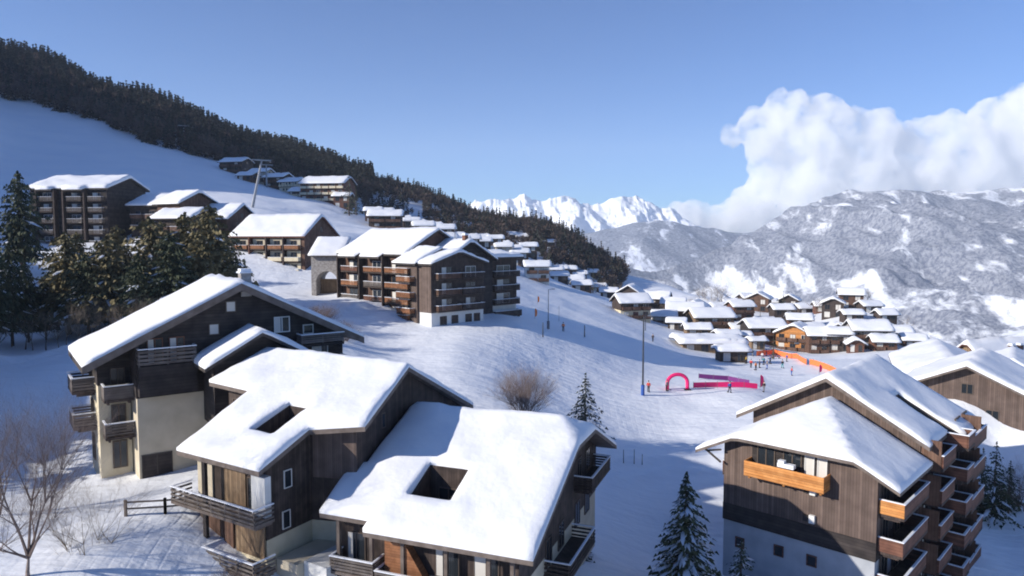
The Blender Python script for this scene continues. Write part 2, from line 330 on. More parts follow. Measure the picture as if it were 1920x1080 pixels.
def mountain_mat(name, forest, snow, lo, hi, fscale, rock=0.0, streak=1.0):
    m = bpy.data.materials.new(name); m.use_nodes = True; t = m.node_tree; N = t.nodes; Lk = t.links
    b = N['Principled BSDF']; b.inputs['Roughness'].default_value = .9; b.inputs['Specular IOR Level'].default_value = .05
    tc = N.new('ShaderNodeTexCoord'); sx = N.new('ShaderNodeSeparateXYZ'); Lk.new(tc.outputs['Object'], sx.inputs[0])
    def noise(scale, detail, rough=.6, sc3=None, src=None, d=0.0):
        q = N.new('ShaderNodeTexNoise'); q.inputs['Scale'].default_value = scale; q.inputs['Detail'].default_value = detail; q.inputs['Roughness'].default_value = rough; q.inputs['Distortion'].default_value = d
        if sc3:
            mp = N.new('ShaderNodeMapping'); mp.inputs['Scale'].default_value = sc3; mp.inputs['Rotation'].default_value = (0, 0, .5); Lk.new(tc.outputs['Object'], mp.inputs[0]); Lk.new(mp.outputs[0], q.inputs['Vector'])
        else: Lk.new(tc.outputs['Object'], q.inputs['Vector'])
        return q.outputs['Fac']
    def math_(op, a, b_):
        q = N.new('ShaderNodeMath'); q.operation = op
        for i, s in enumerate((a, b_)):
            if isinstance(s, (int, float)): q.inputs[i].default_value = s
            else: Lk.new(s, q.inputs[i])
        return q.outputs[0]
    big = noise(.0030, 6, .62, sc3=(1.6, .55, 1), d=.3); patch = noise(.010, 9, .66, sc3=(1.5, .6, .8), d=.25); fine = noise(fscale, 5, .75, sc3=(1, 1, .45))
    # height: more open snow high up and low down, forest in the middle
    hm = N.new('ShaderNodeMapRange'); Lk.new(sx.outputs[2], hm.inputs[0]); hm.inputs[1].default_value = lo; hm.inputs[2].default_value = hi
    hr = N.new('ShaderNodeValToRGB'); e = hr.color_ramp.elements; e[0].position = 0; e[0].color = (.62, .62, .62, 1); e[1].position = 1; e[1].color = (.95, .95, .95, 1)
    for p_, v_ in ((.22, .55), (.42, .22), (.72, .20), (.88, .62)):
        q = e.new(p_); q.color = (v_, v_, v_, 1)
    Lk.new(hm.outputs[0], hr.inputs[0])
    s = math_('ADD', math_('MULTIPLY', math_('SUBTRACT', big, .5), 2.2), hr.outputs[0])
    s = math_('ADD', s, math_('MULTIPLY', math_('SUBTRACT', patch, .5), 2.6))
    op = N.new('ShaderNodeMapRange'); Lk.new(s, op.inputs[0]); op.inputs[1].default_value = .42; op.inputs[2].default_value = .72; op.inputs[3].default_value = 0; op.inputs[4].default_value = 1
    fr = N.new('ShaderNodeMapRange'); Lk.new(fine, fr.inputs[0]); fr.inputs[1].default_value = .40; fr.inputs[2].default_value = .60
    mx = N.new('ShaderNodeMix'); mx.data_type = 'RGBA'; Lk.new(fr.outputs[0], mx.inputs['Factor']); mx.inputs['A'].default_value = (*forest, 1); mx.inputs['B'].default_value = (*[f * .45 + s_ * .36 for f, s_ in zip(forest, snow)], 1)
    m2 = N.new('ShaderNodeMix'); m2.data_type = 'RGBA'; Lk.new(op.outputs[0], m2.inputs['Factor']); Lk.new(mx.outputs['Result'], m2.inputs['A']); m2.inputs['B'].default_value = (*snow, 1)
    Lk.new(m2.outputs['Result'], b.inputs['Base Color'])
    bp = N.new('ShaderNodeBump'); bp.inputs['Strength'].default_value = .6; bp.inputs['Distance'].default_value = 14
    Lk.new(fine, bp.inputs['Height']); Lk.new(bp.outputs[0], b.inputs['Normal'])
    return m
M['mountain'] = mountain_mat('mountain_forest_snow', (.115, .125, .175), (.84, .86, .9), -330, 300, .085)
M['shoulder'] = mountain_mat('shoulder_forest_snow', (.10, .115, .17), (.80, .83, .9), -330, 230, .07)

def mountain(name, ridge, foot, n, mt, material, amp, seed, back=900, k=1.0):
    # ridge / foot: polylines of xyz; surface climbs from foot to ridge and falls away behind
    R = np.array(ridge, float); Fo = np.array(foot, float)
    s = np.linspace(0, 1, n)
    def samp(P): 
        q = np.linspace(0, 1, len(P)); return np.stack([np.interp(s, q, P[:, i]) for i in range(3)], -1)
    R = samp(R); Fo = samp(Fo)
    nt_ = mt; tt = np.linspace(0, 1.35, nt_)
    V = np.zeros((nt_, n, 3))
    for j, t in enumerate(tt):
        if t <= 1: V[j] = Fo * (1 - t) + R * t; V[j, :, 2] = Fo[:, 2] + (R[:, 2] - Fo[:, 2]) * (t ** k)
        else:
            q = (t - 1) / .35; V[j] = R; V[j, :, 1] += back * q; V[j, :, 2] -= q * (R[:, 2] + 330)
    Tt = np.broadcast_to(tt[:, None], (nt_, n))
    A = np.clip(Tt * 3, 0, 1) * np.where(Tt > 1, .6, 1)
    spur = ridged(V[..., 0] / 900 + V[..., 1] / 2600, V[..., 1] / 1500, 5, seed)
    V[..., 2] += amp * (spur - .45) * A * (1 - .55 * np.clip((Tt - .8) / .2, 0, 1)) + amp * .12 * fbm(V[..., 0] / 120, V[..., 1] / 120, 4, seed + 20)
    o = npmesh(name, V.reshape(-1, 3), gridfaces(nt_, n), material, smooth=True)
    return tag(o, kind='structure')
def line(pxy, y):
    return [tuple(at(a, b, (c[0] if c else y))) for a, b, *c in pxy]
mountain('mountain_slope', line([(1180,490,2900),(1290,466,3000),(1380,438,3100),(1450,410,3200),(1520,394,3300),(1600,364,3400),(1680,352,3400),(1760,350,3400),(1850,352,3300),(1960,345,3200),(2200,300,3200),(2800,280,3000)], 3400),
         [tuple(p) for p in [(100,2000,-335),(700,1500,-335),(1100,1250,-335),(1600,1150,-335),(2600,1200,-335)]], 330, 190, M['mountain'], 260, 4, k=1.15)
mountain('mountain_shoulder', line([(900,500,4200),(1000,470,4200),(1080,440,4200),(1150,425,4200),(1230,412,4200),(1300,428,4200),(1400,440,4200),(1600,440,4200)], 4200),
         [(-600,3000,-335),(200,2900,-335),(1300,3000,-335)], 200, 90, M['shoulder'], 110, 11)

def peaks():
    n = 320; mt = 110
    pk = [(820,430),(860,395),(890,372),(915,366),(945,368),(975,360),(1000,368),(1030,372),(1060,366),(1095,372),(1130,376),(1165,368),(1195,364),(1215,376),(1240,386),(1270,398),(1310,416),(1360,434),(1420,445),(1500,452)]
    R = np.array([at(a, b, 5400) for a, b in pk])
    s = np.linspace(0, 1, n); q = np.linspace(0, 1, len(R)); R = np.stack([np.interp(s, q, R[:, i]) for i in range(3)], -1)
    R[:, 2] += 46 * ridged(R[:, 0] / 150, R[:, 0] * 0, 5, 5) - 20
    tt = np.linspace(0, 1.3, mt); V = np.zeros((mt, n, 3))
    for j, t in enumerate(tt):
        V[j] = R
        if t <= 1: V[j, :, 1] = 4400 + 1000 * t; V[j, :, 2] = -335 + (R[:, 2] + 335) * t ** 1.1
        else: V[j, :, 1] += (t - 1) * 2000; V[j, :, 2] = R[:, 2] - (t - 1) / .3 * (R[:, 2] + 335)
    Tt = np.broadcast_to(tt[:, None], (mt, n))
    V[..., 2] += 120 * (ridged(V[..., 0] / 230 + V[..., 1] / 900, V[..., 1] / 330, 6, 31) - .45) * np.clip(Tt * 3, 0, 1) * np.clip((1.02 - Tt) * 8, 0.0, 1)
    V[..., 1] += 120 * fbm(V[..., 0] / 160, V[..., 2] / 160, 4, 8)
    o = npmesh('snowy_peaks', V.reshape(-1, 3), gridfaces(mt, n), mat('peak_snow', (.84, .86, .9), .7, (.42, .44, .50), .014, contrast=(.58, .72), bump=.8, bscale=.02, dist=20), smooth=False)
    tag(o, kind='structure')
peaks()
# ------------------------------------------------------------------ building kit
def _inside(p, poly):
    x, y = p; c = False; n = len(poly)
    for i in range(n):
        x0, y0 = poly[i]; x1, y1 = poly[(i + 1) % n]
        if (y0 > y) != (y1 > y) and x < (x1 - x0) * (y - y0) / (y1 - y0) + x0: c = not c
    return c
def _dist(p, polys):
    d = 1e9
    for poly in polys:
        for i in range(len(poly)):
            ax, ay = poly[i]; bx, by = poly[(i + 1) % len(poly)]
            dx, dy = bx - ax, by - ay; L2 = dx * dx + dy * dy
            t = max(0, min(1, ((p[0] - ax) * dx + (p[1] - ay) * dy) / L2)) if L2 else 0
            d = min(d, math.hypot(p[0] - ax - dx * t, p[1] - ay - dy * t))
    return d
def gable(zr, c, s, axis='x', s2=None):
    # ridge at coordinate c of the axis that the slope runs along; axis 'x': slope runs in x
    def h(x, y):
        q = (x if axis == 'x' else y) - c
        return zr - (s * -q if q < 0 else (s2 or s) * q)
    return h
def hmin(*fs): return lambda x, y: min(f(x, y) for f in fs)
def hplane(x0, y0, z0, dx, dy): return lambda x, y: z0 + dx * (x - x0) + dy * (y - y0)
def add_roof(root, z0, poly, h, holes=(), t=.42, deck=.26, res=.7, mdeck=None, name='roof', seed=1, crease=(), clean=0.0):
    polys = [poly] + list(holes)
    rnd = random.Random(seed)
    P = []; E = []
    for pl in polys:
        st = len(P)
        for i in range(len(pl)):
            a, b = pl[i], pl[(i + 1) % len(pl)]; L = math.hypot(b[0] - a[0], b[1] - a[1]); k = max(1, int(round(L / res)))
            for j in range(k): P.append((a[0] + (b[0] - a[0]) * j / k, a[1] + (b[1] - a[1]) * j / k))
        n = len(P) - st
        E += [(st + i, st + (i + 1) % n) for i in range(n)]
    nb = len(P); e = min(.28, res * .4)
    for pl in polys:      # inset ring rounds the snow's edge
        for i in range(len(pl)):
            a, b = pl[i], pl[(i + 1) % len(pl)]; L = math.hypot(b[0] - a[0], b[1] - a[1]); k = max(1, int(round(L / res)))
            nx, ny = -(b[1] - a[1]) / L * e, (b[0] - a[0]) / L * e
            for sg in (1, -1):
                for j in range(k + 1):
                    p = (a[0] + (b[0] - a[0]) * j / k + nx * sg, a[1] + (b[1] - a[1]) * j / k + ny * sg)
                    if _inside(p, poly) and not any(_inside(p, q) for q in holes) and _dist(p, polys) > e * .9: P.append(p)
    xs = [p[0] for p in poly]; ys = [p[1] for p in poly]
    def frange(a, b): 
        k = max(1, int((b - a) / res)); return [a + (b - a) * (i + .5) / k for i in range(k)]
    for x in frange(min(xs), max(xs)):
        for y in frange(min(ys), max(ys)):
            p = (x, y)
            if _inside(p, poly) and not any(_inside(p, q) for q in holes) and _dist(p, polys) > e * 1.7: P.append(p)
    for (a, b) in crease:
        k = max(2, int(math.hypot(b[0] - a[0], b[1] - a[1]) / res * 1.3))
        for j in range(k + 1):
            p = (a[0] + (b[0] - a[0]) * j / k, a[1] + (b[1] - a[1]) * j / k)
            if _inside(p, poly) and not any(_inside(p, q) for q in holes) and _dist(p, polys) > .05: P.append(p)
    vs, _, fs, _, _, _ = delaunay_2d_cdt([Vector(p) for p in P], E, [], 0, 1e-4)
    vs = [(v.x, v.y) for v in vs]; tri = []
    for f in fs:
        if len(f) < 3: continue
        c = (sum(vs[i][0] for i in f) / len(f), sum(vs[i][1] for i in f) / len(f))
        if _inside(c, poly) and not any(_inside(c, q) for q in holes):
            a, b, c_ = (vs[i] for i in f[:3])
            tri.append(tuple(f) if (b[0] - a[0]) * (c_[1] - a[1]) - (b[1] - a[1]) * (c_[0] - a[0]) > 0 else tuple(f)[::-1])
    ec = {}
    for f in tri:
        for i in range(len(f)): ec[(f[i], f[(i + 1) % len(f)])] = 1
    bd = [(a, b) for (a, b) in ec if (b, a) not in ec]
    H = [h(x, y) for x, y in vs]; n = len(vs)
    m = MB()
    m.add([(x, y, z) for (x, y), z in zip(vs, H)] + [(x, y, z - deck) for (x, y), z in zip(vs, H)],
          tri + [tuple(i + n for i in f)[::-1] for f in tri] + [(a + n, b + n, b, a) for a, b in bd])
    ro = m.build(name, mdeck or M['fascia'], root, z0=z0)
    if t > 0:
        d = [_dist(p, polys) for p in vs]
        sx = rnd.uniform(0, 99)
        nz = fbm(np.array([v[0] for v in vs]) / 2.2 + sx, np.array([v[1] for v in vs]) / 2.2, 3, seed)
        nz2 = fbm(np.array([v[0] for v in vs]) / .9 + sx, np.array([v[1] for v in vs]) / .9, 2, seed + 7)
        T = []
        bs = set(i for e_ in bd for i in e_)
        for i, dd in enumerate(d):
            q = min(1, dd / .42); q = q * (2 - q)
            T.append(H[i] + t * (.58 + .42 * q) + (nz[i] * .24 + nz2[i] * .07) * (t / .42) * (1.0 if i not in bs else .55))
        # bottom ring slightly outside so the snow lip overhangs irregularly
        m = MB(); m.add([(x, y, z) for (x, y), z in zip(vs, T)] + [(x, y, z + .004) for (x, y), z in zip(vs, H)], tri + [(a + n, b + n, b, a) for a, b in bd])
        so_ = m.build('snow_cover', M['snow_roof'], ro, smooth=True, z0=z0)
        try: so_.data.shade_smooth_by_angle = None
        except Exception: pass
    return ro
def add_walls(root, z0, poly, zb, top, material, name='wall', out=0.0, res=.6, close=False):
    n = len(poly)
    if out:
        A = sum(poly[i][0] * poly[(i + 1) % n][1] - poly[(i + 1) % n][0] * poly[i][1] for i in range(n)); sg = 1 if A > 0 else -1
        q = []
        for i in range(n):
            a, b, c = poly[i - 1], poly[i], poly[(i + 1) % n]
            d1 = Vector((b[0] - a[0], b[1] - a[1])).normalized(); d2 = Vector((c[0] - b[0], c[1] - b[1])).normalized()
            n1 = Vector((d1.y, -d1.x)) * sg; n2 = Vector((d2.y, -d2.x)) * sg
            q.append((b[0] + (n1.x + n2.x) * out / (1 + n1.dot(n2)), b[1] + (n1.y + n2.y) * out / (1 + n1.dot(n2))))
        poly = q
    m = MB(); vs = []
    for i in range(n):
        a, b = poly[i], poly[(i + 1) % n]; L = math.hypot(b[0] - a[0], b[1] - a[1]); k = max(1, int(L / res))
        for j in range(k):
            x, y = a[0] + (b[0] - a[0]) * j / k, a[1] + (b[1] - a[1]) * j / k; vs.append((x, y))
    N = len(vs)
    T = [(top(x, y) if callable(top) else top) for x, y in vs]
    V = [(x, y, zb) for x, y in vs] + [(x, y, max(zb + .01, t)) for (x, y), t in zip(vs, T)]
    F = [(i, (i + 1) % N, N + (i + 1) % N, N + i) for i in range(N)]
    if out: F.append(tuple(range(N))[::-1])
    m.add(V, F)
    return m.build(name, material, root, z0=z0)
FACES = {'front': ((1, 0), (0, -1)), 'back': ((-1, 0), (0, 1)), 'left': ((0, -1), (-1, 0)), 'right': ((0, 1), (1, 0))}
def add_window(root, z0, p, face, zb, w, h, mf='frame', mg='glass', name='window', curtain=0, rnd=random, off=.0):
    # p: centre point on the wall plane (local), zb: sill height
    d, n = FACES[face]; m = MB(); b = .08 if w > .7 else .06
    o0, o1 = off - .04, off + .07
    m.obox(p, d, n, -w / 2, w / 2, o0, o1, zb, zb + b); m.obox(p, d, n, -w / 2, w / 2, o0, o1, zb + h - b, zb + h)
    m.obox(p, d, n, -w / 2, -w / 2 + b, o0, o1 - .002, zb + b, zb + h - b); m.obox(p, d, n, w / 2 - b, w / 2, o0, o1 - .002, zb + b, zb + h - b)
    if w > .9: m.obox(p, d, n, -b / 2, b / 2, o0, o1 - .003, zb + b, zb + h - b)
    f = m.build(name, M[mf], root, z0=z0)
    m = MB(); m.obox(p, d, n, -w / 2 + b, w / 2 - b, off - .02, off + .03, zb + b, zb + h - b); m.build('pane', M[mg], f, z0=z0)
    if curtain:
        m = MB(); m.obox(p, d, n, -w / 2 + b, -w / 2 + b + (w - 2 * b) * curtain, off + .032, off + .045, zb + b, zb + h - b); m.build('curtain', M['curtain'], f, z0=z0)
    return f
def add_balcony(root, z0, p, face, length, depth, zf, mr='timber_mid', style='boards', ms='timber_dark', snow=True, sides=(1, 1), rh=1.0, posts=0, msnow=.07, bracket=True, label=None):
    # p: start point on wall (local), runs along the face direction; zf floor level
    d, n = FACES[face]; m = MB()
    m.obox(p, d, n, 0, length, -.05, depth, zf - .2, zf)
    if bracket:
        for a in np.linspace(.3, length - .3, max(2, int(length / 2.5) + 1)): m.obox(p, d, n, a - .08, a + .08, 0, depth * .8, zf - .42, zf - .203)
    b = m.build('balcony', M[ms], root, z0=z0)
    m = MB(); t = .06
    def run(a0, a1, b0, b1, along):
        if style == 'solid':
            m.obox(p, d, n, a0, a1, b0, b1, zf + .03, zf + rh)
        else:
            k = 4 if style == 'boards' else 3
            for i in range(k):
                zz = zf + .1 + i * (rh - .1) / k
                m.obox(p, d, n, a0, a1, b0, b1, zz, zz + (rh / k) * (.62 if style == 'boards' else .4))
        if along:
            for a in np.linspace(a0 + .05, a1 - .05, max(2, int((a1 - a0) / 1.5) + 1)): m.obox(p, d, n, a - .05, a + .05, b0 - .05, b0 - .002, zf, zf + rh)
    run(0, length, depth - t, depth, True)
    if sides[0]: run(0, t, 0, depth - t, False)
    if sides[1]: run(length - t, length, 0, depth - t, False)
    r = m.build('railing', M[mr], b, z0=z0)
    if label: r['label'] = label
    if snow:
        m = MB()
        m.obox(p, d, n, -.02, length + .02, depth - .13, depth + .04, zf + rh, zf + rh + msnow)
        if sides[0]: m.obox(p, d, n, -.02, .12, 0, depth - .13, zf + rh, zf + rh + msnow)
        if sides[1]: m.obox(p, d, n, length - .12, length + .02, 0, depth - .13, zf + rh, zf + rh + msnow)
        m.build('railing_snow', M['snow_clump'], b, z0=z0)
    if posts:
        m = MB()
        for a in (0.1, length - .1): m.obox(p, d, n, a - .07, a + .07, depth - .2, depth - .06, zf + rh, zf + rh + posts)
        m.build('post', M[ms], b, z0=z0)
    return b
def add_box(root, z0, name, material, x0, x1, y0, y1, zb, zt):
    m = MB(); m.box(x0, x1, y0, y1, zb, zt); return m.build(name, M[material], root, z0=z0)
def add_chimney(root, z0, x, y, zb, zt, s=.7, mt='stone'):
    m = MB(); m.box(x - s / 2, x + s / 2, y - s / 2, y + s / 2, zb, zt); c = m.build('chimney', M[mt], root, z0=z0)
    m = MB(); m.box(x - s / 2 - .1, x + s / 2 + .1, y - s / 2 - .1, y + s / 2 + .1, zt + .003, zt + .12); m.box(x - s / 2, x + s / 2, y - s / 2, y + s / 2, zt + .123, zt + .35); m.build('chimney_cap', M['snow_clump'], c, z0=z0)
def B(name, o, deg, z0, label, cat='building', group=None):
    return empty(name, (o[0], o[1], z0), math.radians(deg), label, cat, group)

def resize(r, k):      # true size of a chalet laid out in drawing units
    r.scale = (k, k, k); r.location = r.location * k
# ------------------------------------------------------------------ the near chalet with the square roof opening (C)
def chalet_c():
    z0 = -27.5; r = B('chalet', (-13.37, 47.36), -21, z0, 'nearest dark timber chalet whose broad snow roof has a deep square opening', 'chalet')
    h = hmin(lambda x, y: -19 + .42 * y if y < 12 else -13.96 - .45 * (y - 12), hplane(13.8, 12, -13.96, -.5, 0))
    poly = [(0, 0.3), (4.05, 0.3), (4.05, -.6), (15.9, -.6), (15.9, 22), (.8, 22), (.8, 5.1), (-.4, 5.1)]
    hole = [(5.65, 2.65), (8.85, 2.65), (8.85, 5.9), (5.65, 5.9)][::-1]
    add_roof(r, z0, poly, h, [hole], t=.44, deck=.3, res=.65, seed=3, mdeck=M['fascia'], crease=[((13.8, 12), (15.9, 7.5)), ((.8, 12), (13.8, 12))])
    hw = lambda x, y: h(x, y) - .31
    wp = [(1.0, 1.5), (14.2, 1.5), (14.2, 21), (1.6, 21), (1.6, 6), (1.0, 6)]
    add_walls(r, z0, wp, -22.4, hw, M['timber_dark'], 'timber_wall', out=.04)
    add_walls(r, z0, wp, z0, -22.35, M['stucco_beige'], 'base_wall')
    # sides and floor of the roof opening
    m = MB(); x0, x1, y0, y1, zf = 5.75, 8.75, 2.75, 5.8, -20.2
    for (a, b, c, d) in ((x0 - .12, x0, y0 - .12, y1 + .12), (x1, x1 + .12, y0 - .12, y1 + .12), (x0, x1, y0 - .12, y0), (x0, x1, y1, y1 + .12)):
        m.add([(a, c, zf), (b, c, zf), (b, d, zf), (a, d, zf)] + [(u, v, h(u, v) - .01) for u, v in ((a, c), (b, c), (b, d), (a, d))],
              [(3, 2, 1, 0), (4, 5, 6, 7), (0, 1, 5, 4), (1, 2, 6, 5), (2, 3, 7, 6), (3, 0, 4, 7)])
    m.build('opening_lining', M['timber_dark'], r, z0=z0)
    add_box(r, z0, 'opening_floor', 'timber_dark', x0, x1, y0, y1, zf - .1, zf + .02)
    m = MB(); m.box(x0 + .5, x0 + 1.1, y0 + 1.7, y0 + 2.5, zf + .02, zf + .75); m.box(x0 + 1.5, x0 + 2.2, y0 + 1.9, y0 + 2.5, zf + .02, zf + .6); m.build('terrace_chair', M['metal'], r, z0=z0)
    add_window(r, z0, (7.2, 5.79), 'front', -19.9, 1.6, 1.9, mf='frame')
    # front: posts, balcony, doors
    for x in (1.3, 3.9, 6.3, 9.5, 12.5, 14.1): add_box(r, z0, 'post', 'fascia', x - .12, x + .12, .55, .8, -24.8, -19.25)
    add_balcony(r, z0, (1.0, 1.46), 'front', 3.4, 1.5, -22.6, mr='timber_grey', style='boards', ms='fascia')
    add_balcony(r, z0, (4.6, 1.46), 'front', 9.6, 1.6, -23.0, mr='timber_grey', style='boards', ms='fascia')
    m = MB(); m.add([(4.9, .7, -22.9), (8.2, .7, -22.9), (8.2, 1.4, -22.9), (4.9, 1.4, -22.9), (4.9, .7, -19.9), (6.2, .7, -19.9), (6.2, 1.4, -19.9), (4.9, 1.4, -19.9)],
          [(3, 2, 1, 0), (4, 5, 6, 7), (0, 1, 5, 4), (1, 2, 6, 5), (2, 3, 7, 6), (3, 0, 4, 7)]); m.build('partition', M['timber_rust'], r, z0=z0)
    for x, w_, c in ((2.2, 1.5, .3), (9.2, 1.8, .3), (12.0, 1.8, .5)): add_window(r, z0, (x, 1.46), 'front', -22.4, w_, 2.1, curtain=c)
    # right side: balconies under the verge
    add_balcony(r, z0, (14.24, 14.0), 'right', 6.2, 1.5, -19.9, mr='timber_dark', ms='timber_dark', snow=True)
    add_balcony(r, z0, (14.24, 6.5), 'right', 7, 1.9, -23.6, mr='timber_dark', style='rails', ms='timber_dark')
    for y in (7.5, 10.5, 15, 18): add_window(r, z0, (14.24, y), 'right', -23.3, 1.4, 2.0)
    for y in (9.5, 15.5, 18.2): add_window(r, z0, (14.24, y), 'right', -19.6, 1.3, 1.8)
    add_window(r, z0, (.96, 3.6), 'left', -21.6, 1.0, 1.1)
    return r
resize(chalet_c(), 0.84)

# ------------------------------------------------------------------ the middle chalet with the long roof terrace (B)
def chalet_b():
    z0 = -24.5; r = B('chalet', (-16.84, 46.19), -31.8, z0, 'dark chalet with stepped snow roof and a long narrow terrace cut into it', 'chalet')
    h = lambda x, y: -15.5 + .36 * y if y < 13.9 else -10.5 - .56 * (y - 13.9)
    poly = [(0, 0), (-.35, 4.7), (3.8, 6.1), (1.3, 13.9), (1.6, 22.6), (-14, 22.6), (-16.3, 13.9), (-16.5, 8.0), (-10.6, 7.7), (-9.1, 0)]
    hole = [(-4.95, 3.3), (-2.6, 3.3), (-2.6, 6.9), (-4.95, 6.9)]
    add_roof(r, z0, poly, h, [hole], t=.42, deck=.34, res=.65, seed=5, mdeck=M['fascia'], crease=[((-16.3, 13.9), (1.3, 13.9))])
    hw = lambda x, y: h(x, y) - .35
    wp = [(-1.0, 1.3), (-1.2, 5.6), (2.2, 6.9), (.5, 13.9), (.6, 21.8), (-13, 21.8), (-15.2, 13.9), (-15.4, 9.2), (-9.6, 8.7), (-8.4, 1.3)][::-1]
    add_walls(r, z0, wp, -20.9, hw, M['timber_dark'], 'timber_wall', out=.04)
    add_walls(r, z0, wp, z0, -20.85, M['stucco_cream'], 'base_wall')
    m = MB(); x0, x1, y0, y1, zf = -4.85, -2.7, 3.4, 6.8, -15.6
    for (a, b, c, d) in ((x0 - .12, x0, y0 - .12, y1 + .12), (x1, x1 + .12, y0 - .12, y1 + .12), (x0, x1, y0 - .12, y0), (x0, x1, y1, y1 + .12)):
        m.add([(a, c, zf), (b, c, zf), (b, d, zf), (a, d, zf)] + [(u, v, h(u, v) - .01) for u, v in ((a, c), (b, c), (b, d), (a, d))],
              [(3, 2, 1, 0), (4, 5, 6, 7), (0, 1, 5, 4), (1, 2, 6, 5), (2, 3, 7, 6), (3, 0, 4, 7)])
    m.build('terrace_lining', M['timber_dark'], r, z0=z0)
    add_box(r, z0, 'terrace_floor', 'timber_dark', x0, x1, y0, y1, zf - .1, zf + .02)
    add_window(r, z0, (-3.8, 6.79), 'front', -15.3, 1.4, 1.5)
    # lower front wall in lit brown boards and beige render, posts, balconies
    add_box(r, z0, 'front_panel', 'stucco_beige', -8.3, -6.6, 1.12, 1.25, -19.0, -16.0)
    add_box(r, z0, 'brick_panel', 'timber_tan', -5.6, -2.9, 1.12, 1.25, -19.0, -16.0)
    add_box(r, z0, 'corner_panel', 'stucco_white', -1.75, -.35, .72, 1.24, -19.0, -16.2)
    add_box(r, z0, 'post', 'timber_black', -6.35, -6.0, .1, .35, -22.3, -15.9)
    add_window(r, z0, (-2.3, 1.26), 'front', -18.95, 1.0, 2.3, name='door')
    add_balcony(r, z0, (-9.3, 1.26), 'front', 9.2, 1.7, -19.15, mr='timber_grey', style='rails', ms='fascia', sides=(1, 1), rh=1.05)
    add_balcony(r, z0, (-5.5, 1.30), 'front', 5.4, 1.9, -22.7, mr='timber_grey', style='rails', ms='fascia', rh=1.0)
    add_box(r, z0, 'lower_panel', 'timber_tan', -4.0, -1.0, 1.06, 1.2, -22.2, -19.75)
    add_box(r, z0, 'lower_side_panel', 'timber_mid', -7.6, -4.3, 1.07, 1.2, -22.2, -19.75)
    # right side: windows with pale blue panes in the dark wall, brown panel under the step
    for (x, y, z, w_, h_) in ((-.96, 3.2, -17.7, .7, 1.3), (-.96, 3.0, -20.6, .7, 1.3)): add_window(r, z0, (x, y), 'right', z, w_, h_, mf='frame_white')
    m = MB(); m.add([(-.9, 5.50, -17.6), (2.3, 6.74, -17.6), (2.3, 6.74, -13.75), (-.9, 5.50, -14.2), (-.94, 5.60, -17.6), (2.26, 6.84, -17.6), (2.26, 6.84, -13.75), (-.94, 5.60, -14.2)],
        [(0, 1, 2, 3), (7, 6, 5, 4), (0, 4, 5, 1), (1, 5, 6, 2), (2, 6, 7, 3), (3, 7, 4, 0)]); m.build('gable_panel', M['timber_brown'], r, z0=z0)
    for y, z in ((10.5, -14.8), (17.5, -16), (12, -18)): add_window(r, z0, (1.0 if y < 13 else .6, y), 'right', z, 1.0, 1.2, off=.3)
    # left wing wall with windows
    for x in (-14.2, -12.2): add_window(r, z0, (x, 9.12), 'front', -15.2, 1.1, 1.2)
    add_box(r, z0, 'stair_wall', 'stucco_beige', -.9, 1.2, 2.0, 6.2, z0, -22.4)
    # right part below: pale rendered annex
    add_box(r, z0, 'annex_wall', 'stucco_white', 1.23, 3.4, 2.6, 6.0, z0, -22.3)
    return r
resize(chalet_b(), 0.84)

